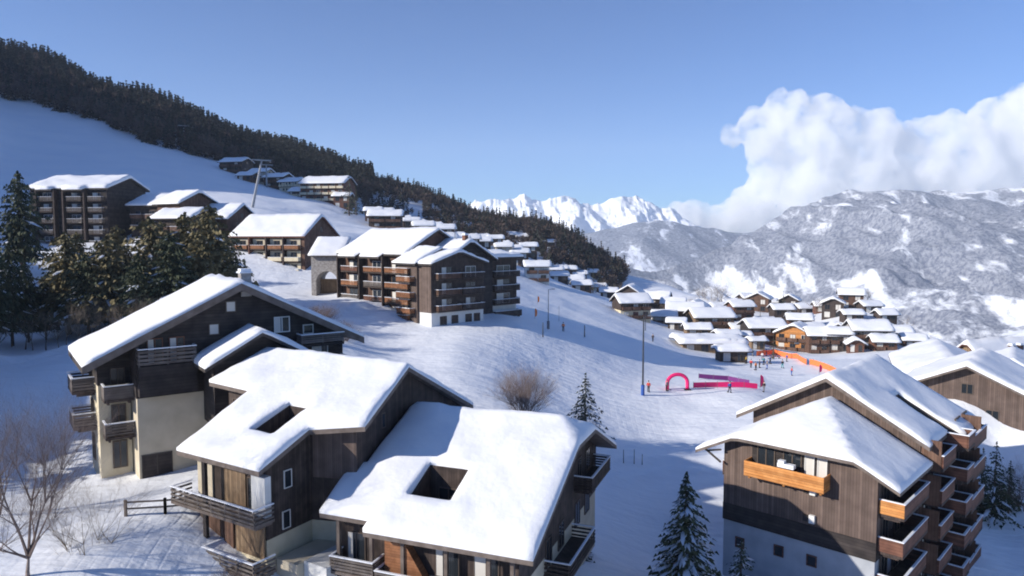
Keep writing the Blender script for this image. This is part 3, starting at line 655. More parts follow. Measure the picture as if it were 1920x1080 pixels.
# ------------------------------------------------------------------ the big gabled chalet on the left (A)
def chalet_a():
    z0 = -18.6; r = B('chalet', (-21.1, 55.2), 36.5, z0, 'big black gabled chalet with beige base and stacked balconies at its left corner', 'chalet')
    h = gable(-3.55, 0, .497, 'x')
    poly = [(-10.9, -.05), (10.2, -.05), (10.2, 10), (-10.9, 10)]
    add_roof(r, z0, poly, h, t=.42, deck=.42, res=.7, seed=8, mdeck=M['fascia_dark'], crease=[((0, 0), (0, 10))])
    hw = lambda x, y: h(x, y) - .43
    main = [(-7.4, 1.0), (8.6, 1.0), (8.6, 9.4), (-7.4, 9.4)]
    add_walls(r, z0, main, -11.8, hw, M['timber_black'], 'timber_wall', out=.05)
    add_walls(r, z0, main, z0, -11.75, M['stucco_beige'], 'base_wall')
    wing = [(-9.6, 3.6), (-7.46, 3.6), (-7.46, 9.2), (-9.6, 9.2)]
    add_walls(r, z0, wing, -11.0, hw, M['timber_black'], 'wing_timber', out=.04)
    add_walls(r, z0, wing, z0, -10.95, M['stucco_cream'], 'wing_wall')
    m = MB()                       # verge boards
    for sg, L in ((-1, 10.9), (1, 10.2)):
        a = (0, -3.55); b = (sg * L, -3.55 - .497 * L)
        m.add([(a[0], -.10, a[1] + .05), (b[0], -.10, b[1] + .05), (b[0], -.10, b[1] - .5), (a[0], -.10, a[1] - .5), (a[0], -.055, a[1] + .05), (b[0], -.055, b[1] + .05), (b[0], -.055, b[1] - .5), (a[0], -.055, a[1] - .5)],
              [(0, 1, 2, 3), (7, 6, 5, 4), (0, 4, 5, 1), (1, 5, 6, 2), (2, 6, 7, 3), (3, 7, 4, 0)])
    m.build('verge_board', M['fascia'], r, z0=z0)
    # loggia top left: grey board railing above a dark boarded box
    add_box(r, z0, 'bay', 'timber_black', -7.35, -3.4, .1, .92, -11.6, -9.55)
    add_balcony(r, z0, (-7.35, .94), 'front', 3.95, .85, -9.35, mr='timber_grey', style='boards', ms='timber_black', rh=1.25)
    for x, c in ((-6.1, .4), (-4.6, .5)): add_window(r, z0, (x, .94), 'front', -9.3, 1.1, 1.9, mf='timber_red', curtain=c)
    add_window(r, z0, (-.6, .94), 'front', -5.8, .8, .9, mg='curtain'); add_window(r, z0, (-1.9, .94), 'front', -7.5, .8, .9, mg='curtain')
    add_window(r, z0, (3.4, .94), 'front', -7.7, 1.3, 1.3, mf='frame_white', curtain=.4); add_window(r, z0, (5.6, .94), 'front', -8.0, .9, .8, mf='frame_white')
    add_balcony(r, z0, (4.6, .94), 'front', 3.7, 1.2, -8.75, mr='timber_grey', style='boards', ms='timber_black', rh=.8)
    add_balcony(r, z0, (4.9, .94), 'front', 3.6, 1.2, -11.0, mr='timber_grey', style='boards', ms='timber_black')
    add_window(r, z0, (6.6, .94), 'front', -10.9, 1.4, 1.9, mf='frame_white', curtain=.6)
    add_window(r, z0, (-6.2, .99), 'front', -18.4, 2.1, 2.3, mf='fascia_dark', mg='timber_black', name='garage_door')
    # stacked balconies at the left
    for zf in (-11.6, -14.35):
        add_balcony(r, z0, (-9.64, 8.6), 'left', 3.4, 1.5, zf, mr='timber_grey', style='boards', ms='timber_dark', rh=1.0)
    for zf in (-11.9, -14.7):
        add_balcony(r, z0, (-9.4, 3.56), 'front', 2.0, 1.5, zf, mr='timber_grey', style='solid' if zf > -13 else 'boards', ms='timber_dark', sides=(1, 0))
    for zf in (-11.9, -14.7, -17.5):
        add_window(r, z0, (-8.3, 3.56), 'front', zf + .05, 1.0, 2.1, mf='frame')
        add_window(r, z0, (-9.64, 7.2), 'left', zf + .1, 1.3, 2.0, mf='frame')
    for y in (5.0, 8.5): add_box(r, z0, 'eave_bracket', 'fascia', -10.6, -9.66, y - .1, y + .1, -9.8, -9.35)
    # small snow-covered porch gable in front
    hp = lambda x, y: -7.05 - .56 * abs(x - .6)
    add_roof(r, z0, [(-3.6, -3.2), (4.7, -3.2), (4.7, .9), (-3.6, .9)], hp, t=.4, deck=.25, res=.7, seed=2, mdeck=M['fascia_dark'], name='porch_roof', crease=[((.6, -3.2), (.6, .9))])
    add_walls(r, z0, [(-2.8, -2.4), (4.0, -2.4), (4.0, .9), (-2.8, .9)], -14, lambda x, y: hp(x, y) - .26, M['timber_black'], 'porch_wall')
    add_chimney(r, z0, .6, 1.2, -4.6, -2.75, .8)
    return r
resize(chalet_a(), 1.04)

# ------------------------------------------------------------------ brown chalet on the right, stepping back in three gables (R)
def chalet_r():
    z0 = -28.0; r = B('chalet', (16.92, 55.26), -43.5, z0, 'brown gabled chalet with orange balcony under a clipped snow roof', 'chalet')
    W = 11.2; c = 5.6
    h1 = hmin(gable(-13.0, c, .515), hplane(0, -1, -15.25, 0, .335))
    add_roof(r, z0, [(-2.0, -1.1), (12.9, -1.1), (12.9, 7.2), (-2.0, 7.2)], h1, t=.34, deck=.22, res=.6, seed=11, mdeck=M['fascia'], crease=[((c, 5.6), (c, 7.1)), ((c, 5.7), (1.2, -1)), ((c, 5.7), (10, -1))])
    hw1 = lambda x, y: h1(x, y) - .23
    f1 = [(0, 0), (W, 0), (W, 7.0), (0, 7.0)]
    add_walls(r, z0, f1, -20.95, hw1, M['timber_brown'], 'timber_wall', out=.05)
    add_walls(r, z0, f1, -22.3, -20.955, M['timber_black'], 'dark_band', out=.07)
    add_walls(r, z0, f1, z0, -22.25, M['stucco_shade_grey'], 'base_wall')
    # top loggia behind the orange balcony
    add_box(r, z0, 'loggia_back', 'timber_black', 2.3, 8.0, -.12, -.052, -17.6, -15.55)
    for x, c_, n_ in ((3.4, 0, 'window'), (5.4, 0, 'window')): add_window(r, z0, (x, -.12), 'front', -17.5, 1.4, 1.9, mf='frame')
    for x in (6.65, 7.55): add_window(r, z0, (x, -.12), 'front', -17.5, .7, 1.95, mf='frame_white', mg='curtain')
    add_balcony(r, z0, (2.2, -.06), 'front', 5.9, 1.25, -17.75, mr='timber_orange', style='solid', ms='timber_orange', snow=False, rh=.95, label='orange varnished balcony front')
    m = MB(); m.box(4.7, 5.9, -1.2, -.75, -16.75, -16.45); m.box(4.75, 5.2, -1.22, -.8, -16.46, -16.25); m.build('snow_heap', M['snow_clump'], r, z0=z0)
    for z in (-18.6, -20.7):
        m = MB(); m.box(6.75, 7.15, -.3, -.06, z, z + .6); v = m.build('wall_vent', M['frame_white'], r, z0=z0)
        m = MB(); m.box(6.3, 6.75, -.25, -.06, z + .05, z + .5); m.build('vent_box', M['timber_black'], r, z0=z0)
    for x in (4.5, 6.95, 1.4): add_window(r, z0, (x, -.0), 'front', -24.0 if x > 2 else -24.3, .75, .85, mf='timber_red')
    # brackets under the left verge
    for y in (-.8,): 
        for x0, sg in ((-1.9, 1),):
            m = MB(); m.tube((-.05, -.6, -17.6), (-1.5, -.6, -16.75), .09, .09, 5); m.tube((-.05, -.6, -16.6), (-1.2, -.6, -16.9), .08, .08, 5); m.build('eave_bracket', M['fascia_dark'], r, z0=z0)
    # second gable, running back, with a deep slot in its right slope
    h2 = gable(-11.3, 5.1, .57, s2=.55)
    add_roof(r, z0, [(-2.5, 7.0), (12.7, 7.0), (12.7, 12.3), (8.6, 12.3), (8.6, 14.1), (13.6, 14.1), (13.6, 20.2), (-2.5, 20.2)], h2, t=.4, deck=.3, res=.7, seed=12, mdeck=M['fascia'], crease=[((5.1, 7), (5.1, 20))])
    f2 = [(-1.3, 7.8), (11.9, 7.8), (11.9, 11.9), (8.2, 11.9), (8.2, 14.6), (12.6, 14.6), (12.6, 19.6), (-1.3, 19.6)]
    add_walls(r, z0, f2, z0, lambda x, y: h2(x, y) - .31, M['timber_brown'], 'second_gable_wall')
    add_walls(r, z0, [(8.3, 11.95), (12.3, 11.95), (12.3, 14.5), (8.3, 14.5)], z0, -17.6, M['timber_dark'], 'link_wall')
    # balcony stacks on the right side
    for k in range(4):
        zf = -18.9 - k * 2.65
        add_balcony(r, z0, (11.27, .3), 'right', 6.3, 1.6, zf, mr='timber_red' if k != 0 else 'timber_red', style='solid', ms='timber_dark', rh=.95)
        m = MB(); m.box(11.3, 12.87, .22, .285, zf + .02, zf + .95); p_ = m.build('balcony_end', M['timber_orange'] if k == 0 else M['timber_red'], r, z0=z0)
        if k == 0: p_['label'] = 'bright orange balcony end panel'
        for y in (1.7, 4.6): add_window(r, z0, (11.29, y), 'right', zf + .05, 1.5, 2.0)
    for k in range(5):
        zf = -17.2 - k * 2.65
        add_balcony(r, z0, (11.94, 7.9), 'right', 4.0, 1.5, zf, mr='timber_red', style='solid', ms='timber_dark')
        add_window(r, z0, (11.92, 9.8), 'right', zf + .05, 1.5, 2.0, curtain=.3)
        add_box(r, z0, 'partition', 'timber_mid', 11.95, 13.3, 7.86, 7.96, zf - .2, zf + 2.1)
    for k in range(5):
        zf = -16.4 - k * 2.65
        add_balcony(r, z0, (12.0, 12.2), 'right', 2.4, 2.2, zf, mr='timber_red', style='solid', ms='timber_dark')
        add_balcony(r, z0, (12.64, 14.8), 'right', 4.8, 1.5, zf - .5, mr='timber_red', style='solid', ms='timber_dark')
        for y in (16, 18.5): add_window(r, z0, (12.62, y), 'right', zf - .45, 1.6, 2.0, curtain=.3)
        add_box(r, z0, 'wing_partition', 'timber_mid', 12.65, 14.1, 17.2, 17.3, zf - .7, zf + 1.6)
    # left side balconies seen past the corner
    for zf in (-18.4, -21.6): add_balcony(r, z0, (-1.34, 11.5), 'left', 3.2, 1.3, zf, mr='timber_red', style='solid', ms='timber_dark')
    add_balcony(r, z0, (-.09, 5.0), 'left', 3.0, 1.1, -19.3, mr='timber_red', style='solid', ms='timber_dark')
chalet_r()

def gable_house(name, o, deg, W, D_, zr, s, zwall, z0, label, wall='timber_dark', base=None, zbase=None, ov=.9, t=.35, res=.9, front=(), right=(), left=(), roofm='fascia', axis='x', cat='chalet', group=None, seed=1, bm='timber_mid', fh=2.7, chim=None, snow_rail=True, bst='solid'):
    """axis x: gable faces front; axis y: eave faces front. front/right/left: lists of (kind, s0, width, z)"""
    r = B(name, o, deg, z0, label, cat, group)
    h = gable(zr, W / 2, s) if axis == 'x' else gable(zr, D_ / 2, s, 'y')
    cr = [((W / 2, -ov), (W / 2, D_ + ov))] if axis == 'x' else [((-ov, D_ / 2), (W + ov, D_ / 2))]
    rf = add_roof(r, z0, [(-ov, -ov), (W + ov, -ov), (W + ov, D_ + ov), (-ov, D_ + ov)], h, t=t, deck=.25, res=res, mdeck=M[roofm], seed=seed, crease=cr)
    f = [(0, 0), (W, 0), (W, D_), (0, D_)]
    hw = lambda x, y: h(x, y) - .26
    if base:
        add_walls(r, z0, f, zbase, hw, M[wall], 'timber_wall', out=.05, res=1.0); add_walls(r, z0, f, z0, zbase - .02, M[base], 'base_wall', res=1.0)
    else: add_walls(r, z0, f, z0, hw, M[wall], 'wall', res=1.0)
    offs = .05 if base else 0
    for face, items in (('front', front), ('right', right), ('left', left)):
        for it in items:
            k, a, wd, z = it[:4]
            if face == 'front': p = lambda q: (q, -offs)
            elif face == 'right': p = lambda q: (W + offs, q)
            else: p = lambda q: (-offs, q)
            if k == 'w': add_window(r, z0, p(a), face, z, wd, it[4] if len(it) > 4 else 1.2, mf=it[5] if len(it) > 5 else 'frame', mg=it[6] if len(it) > 6 else 'glass')
            elif k == 'b': add_balcony(r, z0, p(a) if face != 'left' else p(a + wd), face, wd, it[4] if len(it) > 4 else 1.2, z, mr=it[5] if len(it) > 5 else bm, style=bst, ms='timber_dark', snow=snow_rail, bracket=False)
    if chim: add_chimney(r, z0, *chim)
    return r
# ------------------------------------------------------------------ apartment blocks on the slope
def grid_face(r, z0, face, wall, a0, a1, n, floors, fh, ztop, mats=('timber_mid',), depth=1.0, gaps=.5, win=1.6, curtain=.3, seed=1, bst='boards', snow=True, stag=False):
    """a run of n bays by floors: balcony with glazed door behind"""
    rnd = random.Random(seed); bw = (a1 - a0) / n
    for i in range(n):
        for k in range(floors):
            zf = ztop - (k + 1) * fh; c = a0 + (i + .5) * bw
            P = {'front': lambda q: (q, wall), 'right': lambda q: (wall, q), 'left': lambda q: (wall, q)}[face]
            st = c - bw / 2 + gaps / 2 if face != 'left' else c + bw / 2 - gaps / 2
            add_balcony(r, z0, P(st), face, bw - gaps, depth, zf, mr=mats[(i + k * (2 if stag else 0)) % len(mats)], style=bst, ms='timber_dark', snow=snow, bracket=False, rh=.95)
            add_window(r, z0, P(c), face, zf + .05, min(win, bw - gaps - .3), 2.0, curtain=curtain if rnd.random() < .6 else 0, mf='frame' if rnd.random() < .6 else 'frame_white')

def block_d():
    z0 = -18.5; r = B('apartment_block', (-13.7, 120), 45, z0, 'dark apartment block with white ground floor at the right end of the row', 'apartment building')
    h1 = gable(-2.25, 6, .31); h2 = gable(-.45, 13.0, .55); 
    add_roof(r, z0, [(-.6, -.8), (12.7, -.8), (12.7, 9.5), (-.6, 9.5)], h1, t=.5, deck=.3, res=1.0, seed=21, mdeck=M['fascia_dark'], crease=[((6, -.8), (6, 9.5))])
    add_roof(r, z0, [(6.5, 4.0), (19.6, 4.0), (19.6, 16), (2, 16), (2, 9.8), (6.5, 9.8)], h2, t=.5, deck=.3, res=1.0, seed=22, mdeck=M['fascia_dark'], crease=[((13, 4), (13, 16))], name='rear_roof')
    add_roof(r, z0, [(18.4, 4.6), (27.4, 4.6), (27.4, 13), (18.4, 13)], lambda x, y: -3.7 + .1 * (y - 4), t=.6, deck=.3, res=1.0, seed=23, mdeck=M['fascia_dark'], name='side_roof')
    add_walls(r, z0, [(0, 0), (12, 0), (12, 9), (0, 9)], -12.7, lambda x, y: h1(x, y) - .31, M['timber_dark'], 'timber_wall', out=.04, res=1)
    add_walls(r, z0, [(0, 0), (12, 0), (12, 9), (0, 9)], z0, -12.72, M['stucco_white'], 'base_wall', res=1)
    add_walls(r, z0, [(12.06, 4.9), (19.0, 4.9), (19.0, 15), (3, 15), (3, 9.1), (12.06, 9.1)], z0, lambda x, y: h2(x, y) - .31, M['timber_black'], 'rear_wall', res=1)
    add_walls(r, z0, [(19.05, 6), (26.6, 6), (26.6, 12.5), (19.05, 12.5)], -12.9, lambda x, y: -4.0 + .1 * (y - 4) - .05, M['timber_dark'], 'side_wall', out=.04, res=1)
    add_walls(r, z0, [(19.05, 6), (26.6, 6), (26.6, 12.5), (19.05, 12.5)], z0, -12.92, M['stucco_white'], 'side_base', res=1)
    grid_face(r, z0, 'front', -.05, .6, 11.6, 2, 3, 2.75, -4.2, mats=('timber_mid', 'timber_dark'), depth=1.0, gaps=.3, win=2.4, curtain=.45, seed=4)
    for x in (2.6, 5.2, 8.4, 10.4): add_window(r, z0, (x, -.01), 'front', -14.9, 1.5, 1.5, mf='fascia_dark')
    grid_face(r, z0, 'front', 5.96, 19.3, 26.4, 1, 3, 2.75, -4.6, mats=('timber_dark',), depth=1.3, gaps=.1, win=3.6, curtain=.5, seed=6)
    grid_face(r, z0, 'right', 26.64, 6.2, 12, 1, 3, 2.75, -4.6, mats=('timber_dark',), depth=1.3, gaps=.3, win=2.2, seed=6)
    add_balcony(r, z0, (19.2, 5.9), 'front', 7.3, 1.6, -15.2, mr='timber_black', style='solid', ms='timber_black')
    grid_face(r, z0, 'left', -.05, 5.2, 8.8, 1, 4, 2.75, -3.4, mats=('timber_rust', 'timber_red'), depth=1.0, gaps=.3, seed=8, stag=True)
    m = MB(); m.box(-.06, -.0, .05, 3.8, -12.7, -4.5); m.build('side_cladding', M['timber_brown'], r, z0=z0)
    m = MB(); m.tube((13, 9, -1), (13, 9, 2.2), .08, .06, 5); m.build('flue_pipe', M['metal'], r, z0=z0)
    add_chimney(r, z0, 12.6, 5.6, -1.5, .6, .8, 'timber_red')
block_d()
def block_d2():
    # stepped block between the white-based one and the long one, orange balconies
    z0 = -17.5; r = B('apartment_block', (-20.5, 126.2), -45, z0, 'narrow brown block with pink and orange balconies stepping down the bank', 'apartment building')
    # faces left-front (-.7,-.7)
    h = lambda x, y: min(-3.1 + .5 * (y + 1), 1.2 - .4 * (y - 7))
    add_roof(r, z0, [(-.6, -.7), (6.2, -.7), (6.2, 5.5), (-.6, 5.5)], lambda x, y: -4.3 + .42 * (y + .7), t=.5, deck=.3, res=1, seed=25, mdeck=M['fascia_dark'])
    add_walls(r, z0, [(0, 0), (5.8, 0), (5.8, 5), (0, 5)], z0, lambda x, y: -4.65 + .42 * (y + .7), M['timber_brown'], 'wall', res=1)
    grid_face(r, z0, 'front', -.02, 1.2, 5.2, 1, 4, 2.75, -4.8, mats=('timber_rust', 'timber_red'), depth=1.1, gaps=.1, win=2.0, curtain=.5, seed=11, stag=True)
    add_box(r, z0, 'base_panel', 'stucco_cream', 1.0, 5.6, -.3, -.02, z0, -14.8)
block_d2()
def block_e():
    z0 = -17.0; r = B('apartment_block', (-34.0, 141.5), -40, z0, 'long block with four rows of red and orange balconies', 'apartment building')
    W = 20; h = lambda x, y: min(-2.9 + .52 * (y + .8), 1.75 - .52 * (y - 8))
    # stepped eave like teeth
    poly = [(-.5, -.8), (1.2, -.8), (1.2, -1.8), (6.6, -1.8), (6.6, -.8), (8.0, -.8), (8.0, -1.8), (13.6, -1.8), (13.6, -.8), (19.6, -.8), (19.6, 16), (-.5, 16)]
    add_roof(r, z0, poly, h, t=.5, deck=.35, res=1.0, seed=31, mdeck=M['fascia_dark'], crease=[((-.5, 8.1), (19.6, 8.1))])
    add_walls(r, z0, [(0, 0), (18.8, 0), (18.8, 15), (0, 15)], z0, lambda x, y: h(x, y) - .36, M['timber_mid'], 'wall', res=1)
    grid_face(r, z0, 'front', -.02, 1.2, 6.6, 1, 4, 2.75, -3.6, mats=('timber_red', 'timber_grey', 'timber_rust'), depth=1.2, gaps=.3, win=2.6, curtain=.5, seed=3, stag=True)
    grid_face(r, z0, 'front', -.02, 8.2, 13.8, 1, 4, 2.75, -3.6, mats=('timber_rust', 'timber_red', 'timber_grey'), depth=1.2, gaps=.3, win=2.6, curtain=.5, seed=5, stag=True)
    grid_face(r, z0, 'front', -.02, 14.4, 18.4, 1, 4, 2.75, -3.6, mats=('timber_rust', 'timber_mid'), depth=1.2, gaps=.3, win=2.2, curtain=.5, seed=7, stag=True)
    for x in (7.3, 14.1, .5): add_box(r, z0, 'fin_wall', 'timber_dark', x - .12, x + .12, -1.5, -.02, -15, -3.3)
    # snow topped entrance canopies
    for x, z in ((9.0, -13.2), (16.2, -14.2)):
        m = MB(); m.box(x, x + 3.4, -3.0, -.05, z, z + .2); c = m.build('entrance_canopy', M['fascia_dark'], r, z0=z0)
        m = MB(); m.box(x - .05, x + 3.45, -3.05, -.05, z + .203, z + .65); m.build('snow_cover', M['snow_clump'], c, z0=z0)
block_e()
def block_b2():
    z0 = -15.0; o = (-66.5, 169.8); r = B('apartment_block', o, -15, z0, 'four storey block with cream balconies and steep brown gable beside the stone gateway', 'apartment building')
    W = 19.0; D_ = 15.4
    h = lambda x, y: min(.5 + .60 * (y + .8), 5.4 - .60 * (y - 7.7))
    add_roof(r, z0, [(-.8, -.8), (W + .6, -.8), (W + .6, D_ + .6), (-.8, D_ + .6)], h, t=.55, deck=.35, res=1.1, seed=41, mdeck=M['timber_red'], crease=[((0, 7.5), (W, 7.5))])
    add_walls(r, z0, [(0, 0), (W, 0), (W, D_), (0, D_)], z0, lambda x, y: h(x, y) - .36, M['timber_mid'], 'wall', res=1)
    for i, a in enumerate((.8, 5.4, 10, 14.4)):
        for k in range(4):
            zf = -2.5 - k * 2.8
            add_box(r, z0, 'bay_panel', 'stucco_cream' if (i + k) % 3 else 'stucco_beige', a, a + 3.6, -.14, -.02, zf, zf + 2.4)
            add_window(r, z0, (a + 1.9, -.14), 'front', zf + .1, 1.5, 1.9)
            add_balcony(r, z0, (a, -.15), 'front', 3.6, 1.1, zf, mr='stucco_cream' if k else 'timber_rust', style='solid', ms='timber_dark', bracket=False, rh=.9)
    for a in (5.0, 9.5, 14.05, .3): add_box(r, z0, 'fin_wall', 'timber_red' if a == 5.0 else 'timber_dark', a - .15, a + .15, -1.3, -.02, -14, .2)
    for y, z in ((5, -1.5), (10, -1.5), (5, -5), (10, -5), (7.6, 1.5)): add_window(r, z0, (W + .02, y), 'right', z, 1.1, 1.2)
block_b2()
def gateway():
    z0 = -15.2; r = B('gateway_building', (-42.5, 150), -3, z0, 'grey stone gateway with round arch and blue shaded snow roof', 'gateway')
    m = MB(); W, H, T = 6.6, 11.5, 6.0; R_ = 2.3; cx = 3.3; zs = 6.0; n = 14
    arc = [(cx + R_ * math.cos(math.pi * k / n), zs + R_ * math.sin(math.pi * k / n)) for k in range(n + 1)]
    out = [(W, 0), (W, zs)] + [(W, H)] + [(cx + (cx + .0) * math.cos(math.pi * k / n), H) for k in range(1, n)] + [(0, H), (0, zs), (0, 0)]
    inn = [(cx + R_, 0)] + arc + [(cx - R_, 0)]
    # strips between arch and outer edge
    oo = [(W, 0), (W, zs)] + [(cx + cx * math.cos(math.pi * k / n), H if 0 < k < n else H) for k in range(1, n)] + [(0, zs), (0, 0)]
    ii = [(cx + R_, 0)] + arc + [(cx - R_, 0)]
    oo = [(W, 0)] + [(W, zs)] + [(cx + cx * math.cos(math.pi * k / n), H) for k in range(1, n)] + [(0, zs)] + [(0, 0)]
    for y, s_ in ((0, 1), (T, -1)):
        for k in range(len(ii) - 1):
            q = [oo[k], oo[k + 1], ii[k + 1], ii[k]]
            vs = [(a, y, b + z0 + 0) for a, b in q]
            m.add(vs, [(0, 1, 2, 3) if s_ > 0 else (3, 2, 1, 0)])
        m.add([(W, y, z0 + zs), (W, y, z0 + H), (cx + cx * math.cos(math.pi / n), y, z0 + H)], [(0, 1, 2)]); m.add([(0, y, z0 + zs), (cx + cx * math.cos(math.pi * (n - 1) / n), y, z0 + H), (0, y, z0 + H)], [(0, 1, 2)])
    for k in range(len(ii) - 1):
        (a, b), (c, d) = ii[k], ii[k + 1]; m.add([(a, 0, b + z0), (c, 0, d + z0), (c, T, d + z0), (a, T, b + z0)], [(0, 1, 2, 3)])
    m.add([(0, 0, z0), (0, 0, z0 + H), (0, T, z0 + H), (0, T, z0)], [(0, 1, 2, 3)]); m.add([(W, 0, z0), (W, 0, z0 + H), (W, T, z0 + H), (W, T, z0)], [(3, 2, 1, 0)]); m.add([(0, 0, z0 + H), (W, 0, z0 + H), (W, T, z0 + H), (0, T, z0 + H)], [(0, 1, 2, 3)])
    m.build('arched_wall', M['stone'], r, z0=z0)
    h = lambda x, y: z0 + H + .1 + .55 * (y + .8)
    add_roof(r, z0, [(-.4, -.8), (W + .3, -.8), (W + .3, 6), (-.4, 6)], h, t=.45, deck=.25, res=.9, seed=43, mdeck=M['fascia_dark'])
    add_box(r, z0, 'arch_door', 'timber_tan', cx - R_ + .05, cx + R_ - .05, 3.0, 3.1, z0, z0 + 6.5)
    add_box(r, z0, 'white_pier', 'stucco_white', W - .55, W - .1, -.18, -.002, z0, z0 + 9.5)
gateway()
def wb(a, n, st, zs, w_=1.6, bd=1.1, mt='timber_mid'):
    out = []
    for z in zs:
        for i in range(n):
            out += [('b', a + i * st, st - .7, z, bd, mt), ('w', a + i * st + (st - .7) / 2, w_, z + .05, 1.9)]
    return tuple(out)
# blocks higher up on the left, behind the pines
r = B('apartment_block', (-123.5, 183), -4, -3.0, 'dark five storey block with flat-looking snow roof at the far left', 'apartment building')
h = lambda x, y: min(12.6 + .34 * (y + 1), 16.3 - .34 * (y - 9))
add_roof(r, -3.0, [(-.6, -.6), (2.6, -.6), (2.6, -1.6), (6.8, -1.6), (6.8, -.6), (9.8, -.6), (9.8, -1.8), (15.2, -1.8), (15.2, -.6), (21.2, -.6), (21.2, 18), (-.6, 18)], h, t=.8, deck=.4, res=1.2, seed=51, mdeck=M['fascia_dark'], crease=[((-.6, 9.5), (21, 9.5))])
add_walls(r, -3.0, [(0, 0), (20.5, 0), (20.5, 17), (0, 17)], -3.0, lambda x, y: h(x, y) - .41, M['timber_black'], 'wall', res=1.2)
for a, wd in ((2.8, 3.8), (10.2, 4.2), (16, 3.8)): grid_face(r, -3.0, 'front', -.02, a, a + wd, 1, 5, 2.8, 12.4, mats=('timber_grey', 'timber_dark'), depth=1.1, gaps=.2, win=2.4, curtain=.6, seed=int(a))
for a in (2.4, 7.2, 9.6, 15.2): add_box(r, -3.0, 'fin_wall', 'timber_dark', a - .2, a + .2, -1.4, -.02, -3, 12.2)

gable_house('apartment_block', (-99.5, 186), -12, 13, 12, 11.4, .42, 0, -2.5, 'low block with wide blue shaded roof next to the dark five storey block', 'timber_dark', axis='y', t=.6, res=1.3, front=wb(.6, 3, 4.1, (5.2, 2.4)), cat='apartment building', seed=52, roofm='fascia_dark')
gable_house('apartment_block', (-90, 181), -28, 8.5, 11, 11.8, .5, 0, -2.5, 'small white roofed gable half hidden behind the olive pines', 'timber_mid', axis='y', t=.6, res=1.2, front=wb(.6, 2, 4, (5.0, 2.2)), right=(('w', 4, 1.2, 6.5), ('w', 7, 1.2, 6.5)), cat='apartment building', seed=53, roofm='fascia_dark')
gable_house('apartment_block', (-86, 171), -12, 10, 9, 7.0, .42, 0, -3.5, 'block with blue shaded roof low behind the olive pines', 'timber_dark', axis='y', t=.55, res=1.2, front=wb(.5, 2, 4.6, (1.8, -1)), cat='apartment building', seed=54, roofm='fascia_dark')
gable_house('apartment_block', (-83.5, 180.5), -14, 13, 12, 8.6, .55, 0, -4.5, 'block with bright roof and dark gable behind the tallest olive pine', 'timber_mid', axis='y', t=.6, res=1.2, front=wb(.6, 3, 4.1, (2.2, -.6)), right=(('w', 4, 1.2, 3), ('w', 8, 1.2, 3), ('w', 6, 1.1, 5.2)), cat='apartment building', seed=55, roofm='fascia_dark')

# chalets at the far right behind the brown one
gable_house('chalet', (47.2, 84.5), -40, 13, 12, -14.4, .47, 0, -30, 'tan gabled chalet lit from the left, its snow roof cut by the right picture edge', 'timber_brown', t=.5, res=1.0, ov=1.3, front=(('w', 4, 1.3, -20.5), ('w', 9, 1.3, -20.5), ('w', 6.5, 1.2, -17.8)), seed=61, roofm='fascia')
gable_house('chalet', (57.4, 102.3), -25, 11, 19, -17.0, .45, 0, -32, 'chalet with a wide bright snow roof rising behind the brown one', 'timber_mid', t=.5, res=1.0, ov=1.2, front=(('w', 3.5, 1.3, -22), ('w', 7.5, 1.3, -22)), seed=62)
gable_house('chalet', (69.8, 106.5), -35, 10, 14, -18.0, .5, 0, -32, 'dark gabled chalet at the right edge under a deep snow roof', 'timber_dark', t=.5, res=1.0, ov=1.0, front=(('w', 3, 1.3, -22), ('w', 7, 1.3, -22)), seed=63)
r = gable_house('chalet', (79.5, 128.5), -72, 8, 17, -18.3, .85, 0, -33, 'pointed orange brown gable with long snow roof carrying two chimneys', 'timber_tan', t=.5, res=1.0, ov=.7, front=(('w', 4, 1.2, -23),), seed=64, roofm='timber_red')
for q in ((6, 8, -21.5, -19.0, .8), (6, 10, -21.5, -19.0, .8)): add_chimney(r, -33, *q, 'timber_mid')

